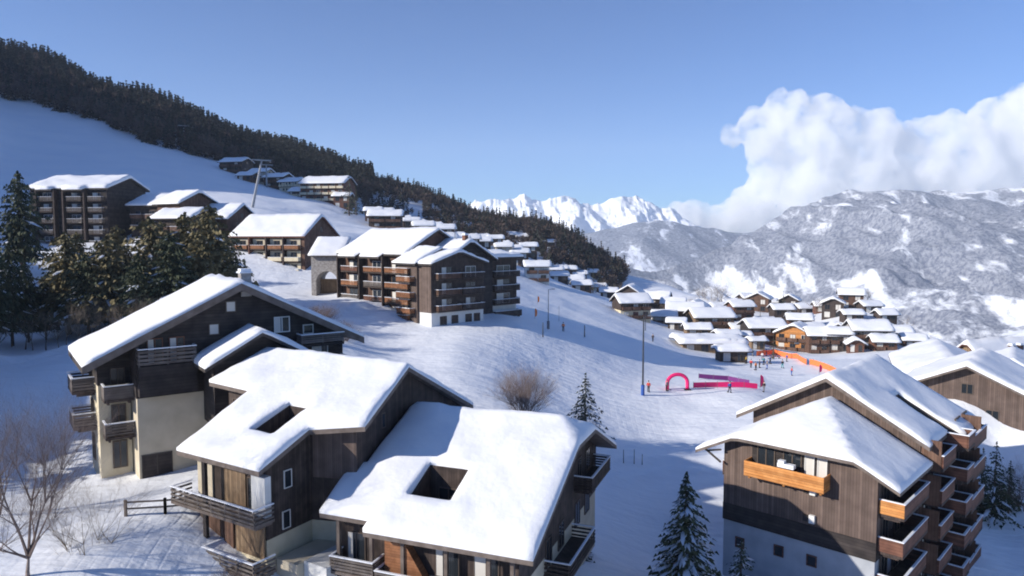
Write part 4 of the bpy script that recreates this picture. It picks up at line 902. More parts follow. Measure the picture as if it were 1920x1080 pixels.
# ------------------------------------------------------------------ trees
def sprigs(C, D_, S, rs, w=.35):
    """leaf-like triangles at centres C along directions D_ with sizes S"""
    n = len(C); a = rs.normal(size=(n, 3)); a /= np.linalg.norm(a, axis=1)[:, None]
    D_ = D_ / np.linalg.norm(D_, axis=1)[:, None]
    sd = np.cross(D_, a); sd /= np.linalg.norm(sd, axis=1)[:, None] + 1e-9
    S = S[:, None]
    V = np.stack([C - D_ * S * .5 - sd * S * w, C - D_ * S * .5 + sd * S * w, C + D_ * S * .6], 1).reshape(-1, 3)
    return V, np.arange(3 * n).reshape(-1, 3)
def conifer_data(H, R, levels, nb, k, seed, droop=.35, gap=.12, bare=.08, size=.13, power=.9, irregular=.25):
    rs = np.random.RandomState(seed); C = []; D_ = []; S = []; SC = []; SD = []; SS = []
    for l in range(levels):
        f = l / (levels - 1); z = H * (bare + (1 - bare) * f); r = R * (1 - f) ** power * (1 + rs.uniform(-irregular, irregular)) + .03 * R
        n = max(4, int(nb * (1 - .55 * f)))
        for b in range(n):
            if rs.rand() < gap: continue
            th = rs.uniform(0, 2 * math.pi); rr = r * rs.uniform(.7, 1.12)
            kk = max(2, int(k * (rr / R) ** .7 + 1.5))
            for j in range(kk):
                t = (j + rs.uniform(.1, .9)) / kk
                d = rr * t; zz = z + .10 * rr * t - droop * rr * t * t + rs.normal() * .02 * H / levels * 8
                lat = rs.normal() * .10 * rr * (1 - .5 * t)
                C.append((d * math.cos(th) - lat * math.sin(th), d * math.sin(th) + lat * math.cos(th), zz))
                D_.append((math.cos(th + rs.normal() * .5), math.sin(th + rs.normal() * .5), -.25 - .6 * t + rs.normal() * .25)); S.append(size * R * rs.uniform(.7, 1.35) * (1.1 - .4 * f))
            SC.append((rr * .55 * math.cos(th), rr * .55 * math.sin(th), z + .10 * rr * .55 - droop * rr * .3 + .02 * R)); SD.append((math.cos(th), math.sin(th), -.28)); SS.append(rr * .85)
    return tuple(np.array(q) for q in (C, D_, S, SC, SD, SS)) + (rs,)
def snow_pads(SC, SD, SS, rs, frac, up=.05, w=.11):
    keep = rs.rand(len(SC)) < frac; C = SC[keep]; D_ = SD[keep]; S = SS[keep][:, None]
    n = len(C); side = np.stack([-D_[:, 1], D_[:, 0], 0 * D_[:, 0]], 1); C = C + np.array([0, 0, up])
    ww = w * S * rs.uniform(.6, 1.3, (n, 1))
    a = C - D_ * S * .42; b = C + D_ * S * .48 
    jit = rs.uniform(-.25, .25, (n, 1)) * S
    V = np.stack([a, C - side * ww + D_ * jit, b, C + side * ww * .8 - D_ * jit, C + np.array([0, 0, 1]) * ww * .6], 1).reshape(-1, 3)
    F = np.array([(0, 1, 4), (1, 2, 4), (2, 3, 4), (3, 0, 4)]); Fa = (F[None] + np.arange(n)[:, None, None] * 5).reshape(-1, 3)
    return V, Fa
def trunk_mesh(H, r, seed, mt='bark', n=7, name='trunk', parent=None):
    rs = random.Random(seed); m = MB(); p = (0, 0, -.6); q = r
    for i in range(5):
        z = H * .96 * (i + 1) / 5; nx = (rs.uniform(-.02, .02) * H * .3, rs.uniform(-.02, .02) * H * .3, z); r1 = r * (1 - .92 * (i + 1) / 5)
        m.tube(p, nx, q, r1, n); p = nx; q = r1
    return m.build(name, M[mt], parent, smooth=True)
def conifer(name, loc, H, R, levels, nb, k, seed, mt='needle', snow=0.0, label=None, cat='tree', group=None, **kw):
    r = empty(name, loc, 0, label, cat, group)
    trunk_mesh(H, .022 * H, seed, 'bark', parent=r)
    C, D_, S, SC, SD, SS, rs = conifer_data(H, R, levels, nb, k, seed, **kw)
    V, Fc = sprigs(C, D_, S, rs); mi = np.zeros(len(Fc), int)
    if snow:
        V2, F2 = snow_pads(SC, SD, SS, rs, snow, up=.010 * H); Fc = np.concatenate([Fc, F2 + len(V)]); V = np.concatenate([V, V2]); mi = np.concatenate([mi, np.ones(len(F2), int)])
    npmesh('crown', V, Fc, [M[mt], M['snow_clump']], r, mi=mi)
    return r
def bare_tree(name, loc, H, seed, label=None, mt='bark_pale', depth=5, spread=.55, r0=None, multi=1, group=None, upr=.5, twig='twig', cat='tree', trunkh=.22):
    rs = random.Random(seed); r = empty(name, loc, 0, label, cat, group); mt_ = MB(); mc = MB(); r0 = r0 or .013 * H + .03
    def grow(p, d, L, rad, lv):
        segs = 3; q = Vector(p); dd = Vector(d)
        for i in range(segs):
            dd = (dd + Vector((rs.uniform(-1, 1), rs.uniform(-1, 1), rs.uniform(-.3, .9) * upr)) * .16).normalized(); nq = q + dd * (L / segs)
            ra = rad * (1 - .22 * i); rb = rad * (1 - .22 * (i + 1))
            (mt_ if lv == 0 else mc).tube(q, nq, ra, rb, 6 if lv == 0 else (4 if lv < 3 else 3), cap=False); q = nq
            if lv > 0 and lv < depth and i < 2:
                sd = (dd + Vector((rs.gauss(0, 1), rs.gauss(0, 1), rs.gauss(.2, .6))) * spread).normalized(); grow(q, sd, L * rs.uniform(.45, .7), rb * .6, lv + 1)
        if lv < depth:
            for _ in range((4 if H > 9 and lv < 3 else 3) if lv else 5):
                sd = (dd * 1.0 + Vector((rs.gauss(0, 1), rs.gauss(0, 1), rs.gauss(.15, .5))) * spread).normalized(); grow(q, sd, L * rs.uniform(.62, .85) if lv else H * .30, rad * .42 if lv else rad * .5, lv + 1)
    for i in range(multi):
        b = Vector((rs.uniform(-.3, .3), rs.uniform(-.3, .3), -.3)) if multi > 1 else Vector((0, 0, -.3))
        grow(b, (rs.uniform(-.25, .25) if multi > 1 else 0, rs.uniform(-.25, .25) if multi > 1 else 0, 1), H * trunkh, r0, 0)
    mt_.build('trunk', M[mt], r); mc.build('crown', M[twig], r)
    return r
def P3(px, py, y0=30.):
    h_ = hit(px, py, y0)
    return h_ if h_ else tuple(at(px, py, 300))

# near spruce with snow at bottom right, small ones beside it
conifer('spruce_tree', tuple(at(1283, 1150, 47)), 9.8, 3.4, 36, 22, 10, 3, snow=.75, label='tall spruce with snow laden branches in the bottom foreground beside the brown chalet', droop=.42, bare=.04, size=.11)
conifer('spruce_tree', tuple(at(1388, 1130, 49)), 4.6, 2.0, 20, 12, 5, 5, snow=.25, label='small dark spruce growing against the pale base wall of the brown chalet', droop=.4, bare=.04)
conifer('spruce_tree', P3(1097, 822, 60), 7.6, 2.9, 24, 15, 6, 8, mt='needle_blue', snow=.5, label='thin frosted spruce standing just behind the nearest snow roof', droop=.3, gap=.25)
conifer('spruce_tree', tuple(at(1080, 1068, 50)), 3.6, 2.2, 14, 12, 5, 12, snow=.3, label='small dark spruce tucked under the right balcony of the nearest chalet', droop=.4)
for i, (px, py, y, H, R_, lb) in enumerate([(1862, 978, 58, 7.6, 2.3, 'slim dark spruce behind the red balconies of the brown chalet'), (1838, 968, 58, 6.6, 2.0, 'dark spruce squeezed between the balcony stack and its taller neighbour'), (1890, 965, 58, 5.2, 1.9, 'short spruce just right of the balcony stack')]):
    conifer('spruce_tree', P3(px, py, y), H, R_, 24, 14, 6, 20 + i, snow=.12, label=lb, droop=.35)
bare_tree('bare_tree', P3(1915, 955, 58), 5.5, 9, 'leafless shrubby tree cut by the right picture edge', multi=3, spread=.6, trunkh=.12)
bare_tree('bare_tree', P3(985, 800, 60), 7.6, 4, 'round leafless tree with brown twigs behind the nearest snow roof', multi=6, spread=.46, depth=5, trunkh=.12, upr=.9, mt='bark', r0=.12)
bare_tree('bare_tree', tuple(at(55, 1110, 36)), 9.6, 14, 'tall leafless tree with upright twigs in the bottom left corner', spread=.40, depth=6, upr=1.0, r0=.17)
bare_tree('bare_tree', tuple(at(5, 1010, 46)), 8.0, 16, 'leafless tree cut by the left picture edge', spread=.45, depth=5, upr=1.0)
bare_tree('bare_tree', tuple(at(168, 1130, 38)), 7.2, 18, 'thin leafless sapling right of the tall bare tree at the bottom left', spread=.5, depth=6, upr=.7, r0=.09, twig='larch')
bare_tree('bare_shrub', tuple(at(300, 1110, 38)), 1.6, 21, 'low leafless shrub at the bottom edge below the black gabled chalet', multi=4, trunkh=.1, spread=.7, depth=4, cat='shrub')
bare_tree('bare_shrub', tuple(at(432, 1100, 39)), 1.8, 22, 'low leafless shrub at the bottom edge under the lower railing', multi=4, trunkh=.1, spread=.7, depth=4, cat='shrub')
for i, (px, py, H, lb) in enumerate([(612, 612, 4.6, 'brown leafless bush on the bank above the black gable'), (585, 600, 3.4, 'small leafless bush left of the larger one on the bank'), (650, 640, 3.8, 'leafless bush lowest on the bank behind the black gable')]):
    p = P3(px, py, 95); bare_tree('bare_shrub', p, H, 30 + i, lb, multi=4, trunkh=.1, spread=.75, depth=5, cat='shrub')

# pines in front of the far left blocks: one prototype per kind, copied
def pine(seed, mt, H=11.0, R=3.3, snow=.10):
    return conifer('pine_tree', (0, 0, 0), H, R * 1.1, 34, 20, 9, seed, mt=mt, snow=snow, droop=.12, gap=.12, bare=.16, size=.14, power=.55, irregular=.42)
protos = {}
used = set()
def place(key, loc, s, sz, rz, label, group, make):
    if key not in protos: protos[key] = make(); o = protos[key]
    else: o = copy_tree(protos[key])
    o.location = loc; o.scale = (s, s, sz); o.rotation_euler = (0, 0, rz)
    tag(o, label, 'tree', group); return o
PG = 'pines and larches below the far left apartment blocks'
pines = [  # px, base py, y, height px, kind, label
 (128, 585, 112, 190, 'olive', 'olive pine directly below the dark five storey block'),
 (165, 590, 108, 150, 'green', 'dark green pine just right of the first olive one'),
 (205, 588, 110, 172, 'olive', 'slender olive pine under the right corner of the five storey block'),
 (240, 590, 112, 120, 'green', 'short dark pine in the gap left of the tallest olive pines'),
 (285, 585, 114, 185, 'olive', 'olive pine below the blue shaded roof'),
 (322, 590, 108, 160, 'green', 'broad dark green pine at the foot of the olive group'),
 (352, 570, 118, 178, 'olive', 'full olive pine just left of the tallest one'),
 (396, 566, 116, 192, 'olive', 'tallest olive pine with snow on its crown left of the cream balcony block'),
 (425, 560, 124, 130, 'green', 'dark pine against the cream balconies'),
 (22, 610, 104, 190, 'dark', 'dark conifer at the left edge reaching above the snow field'),
 (52, 605, 108, 150, 'dark', 'dark conifer with bare lower trunk second from the left edge'),
 (42, 520, 140, 195, 'dark', 'tall thin conifer standing behind the two at the left edge'),
 (85, 600, 110, 110, 'dark', 'short dark conifer at the left end of the pine row'),
 (-18, 620, 98, 210, 'dark', 'conifer mostly cut off by the left picture edge'),
 (108, 590, 116, 140, 'green', 'dark pine at the left corner of the five storey block'), (148, 560, 126, 150, 'olive', 'olive pine standing in the second row below the five storey block'),
 (186, 570, 122, 140, 'dark', 'dark conifer wedged between the two left olive pines'), (224, 560, 126, 155, 'olive', 'olive pine in the second row below the wide blue shaded roof'),
 (262, 592, 106, 135, 'green', 'dark green pine in the front row in the middle of the group'), (306, 560, 124, 160, 'olive', 'olive pine half hidden behind the broad dark green one'),
 (338, 585, 110, 130, 'green', 'dark green pine in front of the full olive one'), (376, 575, 112, 150, 'olive', 'olive pine in the front row just left of the tallest one'),
 (412, 572, 114, 140, 'olive', 'olive pine at the right front of the group next to the cream balconies')]
for i, (px, py, y, hp, kd, lb) in enumerate(pines):
    g = at(px, py, y); zg = g1(g[0], g[1]); H = hp / FPX * y
    key = kd + str(i % 2)
    place(key, (g[0], g[1], zg), H / 11.0 * (1.0 if kd != 'dark' else .72), H / 11.0, i * 1.7, lb, PG,
          lambda: pine(40 + len(protos), dict(olive='needle_olive', green='needle', dark='needle')[kd], R=3.7 if kd == 'olive' else 3.3, snow=.05))
# young larches with bare stems along the road under the pines
for i in range(15):
    px = -5 + i * 21 + (i * 37 % 11); y = 97 + (i * 13 % 7); g = at(px, 610, y); zg = g1(g[0], g[1])
    key = 'larch%d' % (i % 3)
    if key not in protos: protos[key] = bare_tree('larch_tree', (0, 0, 0), 5.5, 60 + i, None, mt='bark', twig='larch', depth=4, spread=.5, upr=.5, trunkh=.35); o = protos[key]
    else: o = copy_tree(protos[key])
    o.location = (g[0], g[1], zg); s = .75 + (i * 7 % 5) * .1; o.scale = (s, s, s); o.rotation_euler = (0, 0, i)
    tag(o, 'thin young leafless larch in the row along the road below the pines', 'tree', 'young larches along the road')
# trees left of the frame whose shade lies over the road and bank
for i, (x, y, s) in enumerate([(-58, 62, 1.2), (-66, 72, 1.4), (-55, 50, 1.0), (-74, 80, 1.3), (-63, 56, 1.1)]):
    place('dark0', (x, y, g1(x, y)), s, s * 1.2, i, 'conifer on the bank left of the black gabled chalet', 'conifers on the left bank', lambda: pine(77, 'needle'))

# wooded hillside: far wood that reads as one mass
def lowtree(seed, H=1.0, R=.2, n=46):
    C, D_, S, *_r, rs = conifer_data(H, R, 9, 7, 1, seed, droop=.3, gap=.05, bare=.1, size=.55, irregular=.3)
    return sprigs(C, D_, S, rs, w=.42)
LT = [lowtree(s) for s in range(5)]
def roundtree(seed):
    rs = np.random.RandomState(seed); n = 110; u = rs.normal(size=(n, 3)); u /= np.linalg.norm(u, axis=1)[:, None]
    C = u * np.array([.26, .26, .36]) * rs.uniform(.35, 1, (n, 1)) + np.array([0, 0, .6]); D_ = u + np.array([0, 0, .8])
    return sprigs(C, D_, np.full(n, .13), rs, w=.25)
RT = [roundtree(s) for s in range(4)]
def wood(name, rx, ry, n, bound, mats, seed, hh=(9, 15), mix=.3, avoid=False, thin=None):
    rs = np.random.RandomState(seed); x = rs.uniform(*rx, n); y = rs.uniform(*ry, n); z = gz(x, y)
    d = y * math.cos(PITCH) - z * math.sin(PITCH); px = 960 + FPX * x / d; py = 540 - FPX * (y * math.sin(PITCH) + z * math.cos(PITCH)) / d
    lo = np.interp(px, [b[0] for b in bound], [b[1] for b in bound], left=-999, right=-999)
    keep = (py < lo + 5 * vnoise(px / 14, py / 14, 3)) & (px > -60)
    if thin: keep &= (py < np.interp(px, [b[0] for b in thin], [b[1] for b in thin]) + 4) | (rs.rand(n) < .42 + .5 * vnoise(x / 22, y / 22, 8))
    if avoid:
        for (hx, hy, hr) in HOUSES:
            keep &= ((x - hx) ** 2 + (y - hy) ** 2 > hr * hr) & ~((np.abs(x - hx * y / hy) < hr * .75) & (y < hy) & (y > hy - 22))
    x, y, z = x[keep], y[keep], z[keep]; Vs = []; Fs = []; mi = []; o = 0
    for i in range(len(x)):
        rt = rs.rand() < mix + .5 * vnoise(x[i:i + 1] / 40, y[i:i + 1] / 40, 5)[0]
        V, Fc = (RT if rt else LT)[rs.randint(4)]; H = rs.uniform(*hh) * (.8 if rt else 1); a = rs.uniform(0, 6.3); c, s = math.cos(a), math.sin(a)
        q = V * H; q = np.stack([q[:, 0] * c - q[:, 1] * s, q[:, 0] * s + q[:, 1] * c, q[:, 2]], 1) * np.array([1.15, 1.15, 1]) + np.array([x[i], y[i], z[i] - .5])
        Vs.append(q); Fs.append(Fc + o); o += len(V); mi += [1 if rt else 0] * len(Fc)
    ob = npmesh(name, np.concatenate(Vs), np.concatenate(Fs), mats, mi=mi)
    return tag(ob, kind='stuff'), len(x)
M['wood_dark'] = mat('wood_dark', (.020, .026, .024), .9, (.048, .050, .042), .04)
M['wood_brown'] = mat('wood_brown', (.060, .044, .040), .9, (.105, .080, .070), .05)
# ------------------------------------------------------------------ far houses on the slope and the village terrace
HOUSES = []
def far_house(px, py, wpx, label, deg=-20, floors=2, wall='timber_dark', base=None, axis='y', dr=.8, s=.5, y0=150., dist=None, t=.6, group='houses scattered up the slope', cat='house', n=3, bm='timber_mid', win=True, ov=.8, y=None):
    if y is None:
        p = hit(px, py, y0)
        if p is None: print('NOHIT', px, py, label); p = tuple(at(px, py, 400))
    else: q = at(px, py, y); p = (q[0], y, g1(q[0], y))
    HOUSES.append((p[0], p[1] + wpx * p[1] / FPX * .3, wpx * p[1] / FPX * .62))
    k = p[1] / FPX; W = wpx * k / max(.6, math.cos(math.radians(deg))); D_ = W * dr; fh = 2.7; H = floors * fh
    W = min(W, 40); z0 = p[2] - 2.5; ze = p[2] + H
    half = (D_ if axis == 'y' else W) / 2
    zr = ze + s * half
    c, sn = math.cos(math.radians(deg)), math.sin(math.radians(deg))
    o = (p[0] - c * W / 2, p[1] - sn * W / 2)
    fr = []
    st = W / n
    for f in range(floors):
        zf = p[2] + f * fh + .15
        for i in range(n):
            if bm: fr.append(('b', .3 + i * st, st - .5, zf, .9, bm))
            fr.append(('w', st * (i + .5), min(1.8, st * .5), zf + .1, 1.9, 'frame_white' if (i + f) % 3 == 0 else 'frame', 'glass' if (i * 2 + f) % 3 else 'curtain'))
    rt = [('w', D_ * .3, 1.2, p[2] + 1.0), ('w', D_ * .7, 1.2, p[2] + 1.0), ('w', D_ * .5, 1.2, p[2] + H - 1.2)] if win else []
    return gable_house(cat if cat != 'house' else 'house', o, deg, W, D_, zr, s, None, z0, label, wall, base, (p[2] + fh) if base else None, ov=ov, t=t, res=max(1.2, W / 9), front=tuple(fr) if win else (), right=tuple(rt), axis=axis, cat=cat, group=group, seed=int(px), bm=bm or 'timber_mid', roofm='fascia_dark', snow_rail=False)
G1 = 'houses high on the slope at the edge of the wood'; G2 = 'houses on the shaded shoulder'; G3 = 'chalets of the village on the terrace'
FH = [
 (432, 298, 46, 'topmost house of the slope, left end of the row at the wood edge', -15, 2, 'timber_dark', G1, 350),
 (482, 306, 34, 'house second from the left in the row at the wood edge, with pale walls', -15, 2, 'stucco_beige', G1, 340),
 (512, 316, 40, 'house in the middle of the row at the wood edge, beside the lift pylon', -20, 2, 'timber_dark', G1, 335),
 (540, 330, 38, 'house with a cream gable wall just above the long red brown block', -20, 2, 'stucco_cream', G1, 330),
 (560, 352, 36, 'low wide house left of the long red brown block', -10, 1, 'timber_dark', G1, 320),
 (604, 370, 84, 'long red brown block with white pillars at the foot of the wood', -8, 3, 'timber_red', G1, 315),
 (715, 400, 44, 'dark house with bluish roof at the right side of the ski slope', 12, 2, 'timber_dark', G2, 300),
 (722, 430, 60, 'wide dark house lowest at the right side of the ski slope', 5, 2, 'timber_dark', G2, 270),
 (757, 398, 26, 'small dark house with narrow snow roof behind the wide one', 18, 2, 'timber_dark', G2, 320),
 (786, 402, 24, 'left one of two twin steep bright roofs on the shoulder', 30, 2, 'timber_dark', G2, 310),
 (808, 408, 24, 'right one of two twin steep bright roofs on the shoulder', 30, 2, 'timber_dark', G2, 305),
 (832, 428, 40, 'dark house with blue shaded roof above the long balcony block', 12, 2, 'timber_mid', G2, 270),
 (838, 452, 38, 'pale walled house right behind the long balcony block', 20, 2, 'stucco_beige', G2, 230),
 (880, 447, 30, 'small house with blue roof above the white based block', 10, 1, 'timber_dark', G2, 320),
 (905, 470, 30, 'house right behind the ridge of the white based block', 10, 2, 'timber_dark', G2, 260),
 (958, 458, 22, 'tiny house with bright roof highest in the cluster below the wooded ridge', 10, 1, 'timber_dark', G2, 380),
 (980, 468, 22, 'tiny house with flat bright roof in the cluster below the wooded ridge', 5, 1, 'timber_dark', G2, 380),
 (992, 486, 30, 'house with bright roof lowest in the cluster below the wooded ridge', 5, 2, 'timber_dark', G2, 330),
 (1008, 520, 44, 'grey blue walled house right of the white based block', 5, 2, 'stucco_white', G2, 240),
 (1040, 505, 30, 'house with deep blue shaded roof above the upper piste', 5, 1, 'timber_dark', G2, 300),
 (1075, 530, 40, 'low house with white roof at the upper edge of the piste', 2, 1, 'timber_dark', G2, 290),
 (1068, 505, 26, 'small house above the low white roofed one by the piste', 2, 1, 'timber_mid', G2, 330),
 (1110, 512, 22, 'small blue roofed house against the wooded ridge end', 2, 1, 'timber_dark', G2, 350)]
for px, py, wp_, lb, dg, fl, wl, gp, yd in FH:
    big = 'long red' in lb
    far_house(px, py, wp_, lb, dg, fl, wl, None, 'y', .7, .42, y=yd, group=gp, n=6 if big else 2, bm='stucco_cream' if big else ('timber_mid' if wp_ > 35 else None))
VH = [ # village: px, py base, width px, deg, floors, wall, base, axis, label, y, slope
 (1178, 535, 36, -25, 2, 'timber_dark', None, 'x', 'dark chalet with steep white gable roof at the top end of the village', 262, .6),
 (1192, 585, 58, 12, 2, 'timber_dark', 'stucco_cream', 'y', 'chalet with bright square roof standing alone at the piste edge', 222, .5),
 (1225, 545, 50, -20, 2, 'timber_dark', None, 'y', 'chalet with long roof sloping right behind the steep gable', 275, .5),
 (1245, 595, 42, -10, 1, 'timber_dark', 'stucco_beige', 'y', 'small chalet with blue shaded roof right of the lone piste edge chalet', 232, .4),
 (1285, 597, 64, -12, 2, 'timber_mid', 'timber_orange', 'y', 'reddish chalet with broad roof left of the long tan building', 236, .42),
 (1340, 610, 74, 3, 2, 'timber_tan', None, 'y', 'long tan building with thick bright snow roof', 225, .42),
 (1395, 612, 40, 5, 1, 'timber_orange', None, 'y', 'low orange brown annex right of the long tan building', 222, .4),
 (1440, 628, 68, 2, 2, 'timber_black', None, 'y', 'wide dark fronted chalet with white roof in the village centre', 212, .4),
 (1395, 588, 40, 8, 2, 'timber_red', None, 'y', 'red brown chalet behind the tan building', 262, .45),
 (1420, 572, 34, -30, 2, 'timber_mid', None, 'x', 'chalet with blue shaded gable roof in the back row', 285, .5),
 (1375, 568, 30, -10, 1, 'timber_dark', None, 'y', 'low house in the back row beside the tall bare trees', 290, .4),
 (1330, 570, 34, 5, 1, 'timber_mid', None, 'y', 'low house with flat bright roof at the left of the back row', 295, .4),
 (1470, 590, 36, 0, 2, 'timber_dark', None, 'y', 'dark house second row behind the wide dark front', 258, .45),
 (1500, 612, 40, -15, 2, 'timber_red', None, 'y', 'red brown house between the two bright gabled chalets', 240, .45),
 (1486, 645, 50, -35, 2, 'timber_orange', None, 'x', 'orange gabled chalet with roof running to the right', 205, .5),
 (1545, 660, 54, -8, 2, 'timber_mid', None, 'y', 'chalet with bright square roof and brown front near the orange fence', 198, .5),
 (1575, 662, 38, -12, 2, 'timber_dark', None, 'y', 'narrow chalet with blue shaded roof beside the stone fronted one', 197, .5),
 (1635, 665, 66, -6, 2, 'stone', None, 'y', 'stone fronted chalet with orange end wall at the right of the village', 196, .5),
 (1685, 652, 44, -8, 1, 'timber_mid', None, 'y', 'low chalet with rounded snow roof rightmost in the village row', 206, .45),
 (1530, 632, 40, 10, 1, 'timber_dark', None, 'y', 'low house with snow roof behind the bright square roof', 232, .45),
 (1560, 618, 34, -25, 2, 'timber_dark', None, 'x', 'small gabled house rear right of the village', 250, .5),
 (1440, 600, 36, 12, 1, 'timber_mid', None, 'y', 'small house with tilted snow roof in the middle row', 245, .45),
 (1600, 640, 34, -5, 1, 'timber_dark', None, 'y', 'low house peeping over the stone fronted chalet', 235, .4)]
VH += [
 (1205, 522, 26, 8, 1, 'timber_mid', None, 'y', 'small house peeping over the steep gable at the top end of the village', 300, .5),
 (1262, 566, 40, -15, 2, 'timber_mid', None, 'y', 'brown house behind the blue shaded small chalet', 268, .45),
 (1300, 580, 36, -30, 2, 'timber_red', None, 'x', 'gabled red brown house behind the broad reddish roof', 262, .5),
 (1352, 590, 38, 6, 1, 'timber_mid', None, 'y', 'house with flat snow roof just above the long tan building', 258, .35),
 (1392, 628, 30, -4, 1, 'timber_grey', None, 'y', 'low grey shed in front of the wide dark chalet', 205, .3),
 (1408, 556, 28, 12, 1, 'timber_dark', None, 'y', 'tiny dark house farthest back right of the tall bare trees', 310, .5),
 (1442, 566, 32, -5, 1, 'timber_mid', None, 'y', 'brown house with thin white roof in the back row', 300, .4),
 (1478, 572, 30, -28, 2, 'timber_dark', None, 'x', 'narrow gabled house in the back row with dark front', 292, .55),
 (1515, 590, 34, 8, 1, 'timber_dark', None, 'y', 'low dark house at the right of the back row', 280, .45),
 (1545, 602, 30, -10, 1, 'timber_red', None, 'y', 'small red brown house above the low snow roofed one', 270, .45),
 (1595, 622, 38, -20, 2, 'timber_mid', None, 'y', 'brown house left of the terrace edge trees', 258, .5),
 (1635, 634, 34, 5, 1, 'timber_dark', None, 'y', 'dark house below the terrace edge trees', 248, .45),
 (1512, 655, 30, -20, 1, 'timber_black', None, 'y', 'small black shed between the orange gable and the bright square roof', 204, .35),
 (1605, 672, 26, -15, 1, 'timber_red', None, 'x', 'tiny red gabled hut beside the stone fronted chalet', 190, .6),
 (1310, 632, 44, -4, 1, 'timber_tan', None, 'y', 'tan low building in front of the broad reddish roof', 208, .35),
 (1368, 640, 40, 2, 1, 'stone', None, 'y', 'stone walled low building in front of the long tan one', 202, .35),
 (1268, 612, 30, -14, 1, 'timber_dark', None, 'y', 'dark shed in front of the small blue roofed chalet', 220, .4),
 (1660, 668, 40, -10, 1, 'timber_red', None, 'y', 'reddish low chalet in front of the rounded snow roof', 190, .5), (1715, 662, 36, -12, 1, 'timber_mid', None, 'y', 'brown house farthest right in the village beside the big chalet roofs', 195, .5),
 (1665, 636, 32, 2, 1, 'timber_dark', None, 'y', 'dark house behind the rounded snow roof', 235, .5), (1570, 640, 30, -18, 1, 'timber_mid', None, 'x', 'small brown gable behind the narrow blue roofed chalet', 222, .55),
 (1458, 612, 32, -8, 1, 'timber_red', None, 'y', 'red brown house behind the wide dark fronted chalet', 228, .5), (1422, 640, 26, 4, 1, 'timber_tan', None, 'y', 'tiny tan kiosk at the head of the orange net', 195, .3),
 (1350, 575, 26, 10, 1, 'timber_dark', None, 'y', 'tiny dark house right under the tall bare trees', 280, .5), (1282, 556, 28, -12, 1, 'timber_mid', None, 'y', 'small house highest behind the reddish broad roof', 290, .5)]
FH2 = [(745, 385, 22, 'tiny house highest on the shaded shoulder', 15, 1, 'timber_dark', G2, 360), (690, 388, 24, 'small house against the wood left of the shaded shoulder', 10, 1, 'timber_mid', G2, 330),
 (772, 428, 30, 'dark house between the wide one and the twin bright roofs', 12, 2, 'timber_dark', G2, 285), (858, 430, 26, 'small dark house above the pale walled one', 10, 1, 'timber_mid', G2, 330),
 (905, 446, 24, 'dark house with bluish roof right under the ridge crest', 10, 1, 'timber_dark', G2, 350), (930, 476, 26, 'house with blue roof left of the tiny bright roofs', 8, 2, 'timber_mid', G2, 300),
 (945, 492, 30, 'pale house half hidden behind the dark rear block', 5, 2, 'stucco_beige', G2, 270), (1030, 482, 20, 'tiny bright roofed house on the crest of the wooded ridge', 5, 1, 'timber_dark', G2, 380),
 (1092, 548, 34, 'small dark chalet touching the upper piste edge', 2, 1, 'timber_mid', G2, 265), (1050, 532, 30, 'blue roofed house left of the low white roofed one', 4, 1, 'timber_dark', G2, 275), (1142, 552, 30, 'low house between the ridge end and the village', -5, 1, 'timber_dark', G2, 280), (570, 330, 26, 'small house highest beside the cream gabled one', -15, 1, 'timber_dark', G1, 350), (640, 378, 30, 'small house at the right end of the long red brown block', -5, 2, 'timber_red', G1, 310)]
FH2 += [(700, 412, 30, 'house just left of the wide dark one beside the ski slope', 8, 2, 'timber_mid', G2, 285), (738, 408, 30, 'house peeping over the wide dark one', 12, 2, 'timber_dark', G2, 300),
 (795, 440, 36, 'dark house directly above the long balcony block roof', 12, 2, 'timber_dark', G2, 250), (815, 424, 28, 'house below the right twin bright roof', 22, 2, 'timber_mid', G2, 288),
 (862, 462, 34, 'brown house touching the rear ridge of the white based block', 10, 2, 'timber_mid', G2, 235), (885, 466, 28, 'dark house left of the flue pipe of the white based block', 10, 2, 'timber_dark', G2, 250),
 (918, 458, 22, 'small brown house under the crest above the flat roofed side block', 8, 1, 'timber_mid', G2, 330), (942, 470, 24, 'small dark house with thin white roof left of the tiny houses', 6, 1, 'timber_dark', G2, 325),
 (965, 480, 26, 'dark house below the tiny flat bright roof', 6, 1, 'timber_dark', G2, 320), (975, 500, 32, 'house with blue roof next to the grey blue walled one', 4, 2, 'timber_mid', G2, 270),
 (1018, 495, 26, 'brown house above the grey blue walled one', 5, 1, 'timber_mid', G2, 300), (1052, 515, 24, 'tiny dark house in the trees above the blue roofed one', 4, 1, 'timber_dark', G2, 320),
 (1088, 520, 24, 'tiny brown house in the trees above the low white roofed one', 2, 1, 'timber_mid', G2, 330), (1122, 535, 26, 'small brown house left of the ridge end', -3, 1, 'timber_mid', G2, 310), (458, 318, 30, 'dark house below the left end of the row at the wood edge', -15, 1, 'timber_mid', G1, 330), (585, 345, 30, 'house behind the long red brown block', -10, 1, 'timber_dark', G1, 340)]
for px, py, wp_, lb, dg, fl, wl, gp, yd in FH2: far_house(px, py, wp_, lb, dg, fl, wl, None, 'y', .7, .42, y=yd, group=gp, n=2, bm=None)
for px, py, wp_, dg, fl, wl, bs, ax, lb, yd, sl_ in VH:
    far_house(px, py, wp_, lb, dg, fl, wl, bs, ax, .8, sl_, y=yd, group=G3, n=3 if wp_ > 45 else 2, cat='chalet', bm='timber_mid' if wp_ > 38 else None, t=.5)
